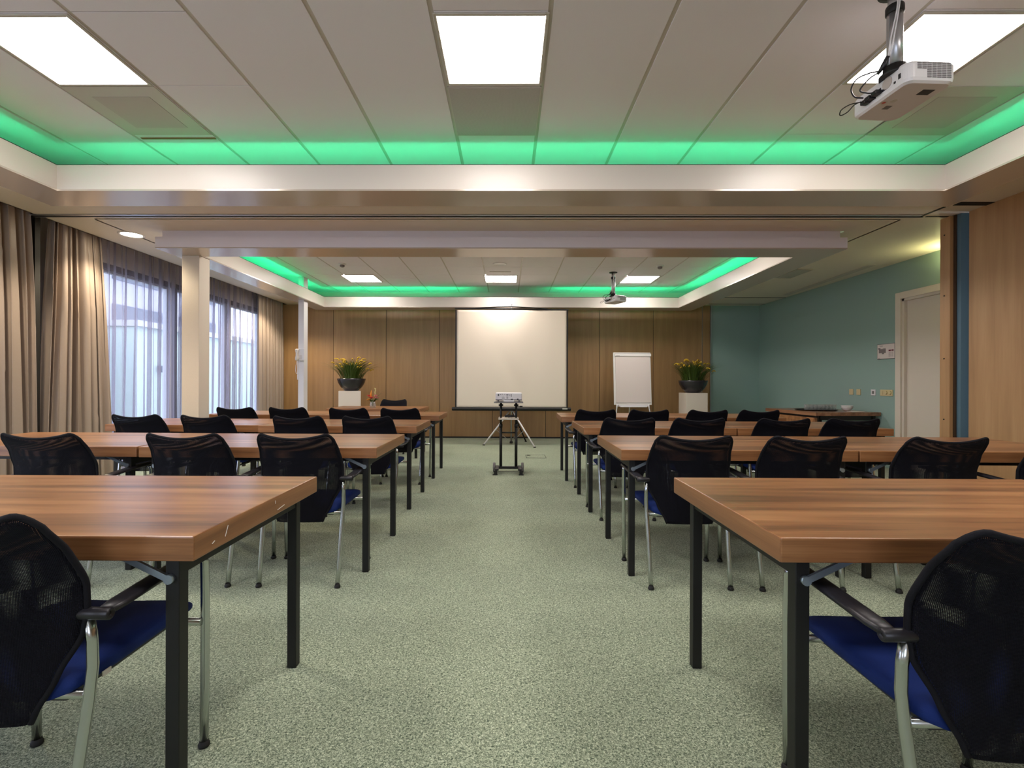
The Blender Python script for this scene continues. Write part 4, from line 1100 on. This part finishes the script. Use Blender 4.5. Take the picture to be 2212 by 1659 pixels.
mb = MB(); mb.box(-.018, -.011, .055, .085, -.025, .025, 0, bev=.002); mb.build('rocker', M['ivory'], c)

# ---- curtains
def fold(u, v, seed, nf):
    r = random.Random(seed); s = 0
    for k in range(5):
        f = nf * (0.6 + .28 * k) * r.uniform(.85, 1.15); ph = r.uniform(0, 2 * PI); sh = r.uniform(-.9, .9)
        s += math.sin(2 * PI * f * u + ph + sh * v) * (.5, .4, .32, .2, .12)[k]
    return math.tanh(s * 1.6)
def curtain(name, lab, cat, x, t0, t1, b0, b1, amp, nf, seed, mat, z0=.015, z1=ZL + .1, nu=260, nv=26, crumple=0.0, solid=.003, group=None):
    mb = MB(); vs = []; r = random.Random(seed + 7)
    dents = [(r.random(), r.uniform(.1, .9), r.uniform(.006, .014)) for _ in range(int(crumple))]
    for i in range(nu + 1):
        u = i / nu; row = []
        for j in range(nv + 1):
            v = j / nv; z = z1 + (z0 - z1) * v
            e = v ** .8
            y = (t0 + (b0 - t0) * e) * (1 - u) + (t1 + (b1 - t1) * e) * u
            a = amp * (.6 + .4 * min(1, v * 3))
            xx = x + a * fold(u, v * 2.0, seed, nf)
            for du, dv, da in dents:
                d = ((u - du) / .016) ** 2 + ((v - dv) / .022) ** 2
                if d < 6: xx += da * math.exp(-d) * math.sin((v - dv) * 60)
            y += .3 * amp * math.sin(2 * PI * nf * 1.3 * u + v)
            row.append(mb.bm.verts.new((xx, y, z)))
        vs.append(row)
    for i in range(nu):
        for j in range(nv): mb.bm.faces.new((vs[i][j], vs[i + 1][j], vs[i + 1][j + 1], vs[i][j + 1])).smooth = True
    o = mb.build(name, mat, None, fix=False)
    if solid: o.modifiers.new('thickness', 'SOLIDIFY').thickness = solid
    return tag(o, lab, cat, group)
gd = 'taupe drapes along the windows'
curtain('drape', 'taupe drape at the left edge of the room, nearest the camera', 'curtain', -4.60, 3.25, 4.60, 3.2, 4.70, .062, 15, 4, M['drape'], crumple=26, nu=320, nv=60, group=gd)
curtain('drape', 'taupe drape between the folding wall rail and the near sheer curtain', 'curtain', -4.60, 4.86, 5.42, 4.74, 5.60, .062, 13, 12, M['drape'], crumple=26, nu=320, nv=60, group=gd)
curtain('drape', 'taupe drape at the far corner beside the wood wall', 'curtain', -4.60, 8.93, 9.80, 8.93, 9.84, .055, 14, 21, M['drape'], crumple=8, nu=240, nv=40, group=gd)
curtain('sheer_curtain', 'long violet grey sheer curtain across the windows behind the white column', 'curtain', -4.69, 5.35, 9.0, 5.35, 9.0, .042, 30, 33, M['sheer'], nu=560, nv=10, solid=0)
curtain('sheer_curtain', 'sheer curtain over the windows beside the camera, out of view', 'curtain', -4.69, .1, 3.5, .1, 3.5, .028, 22, 35, M['sheer'], nu=400, nv=8, solid=0)
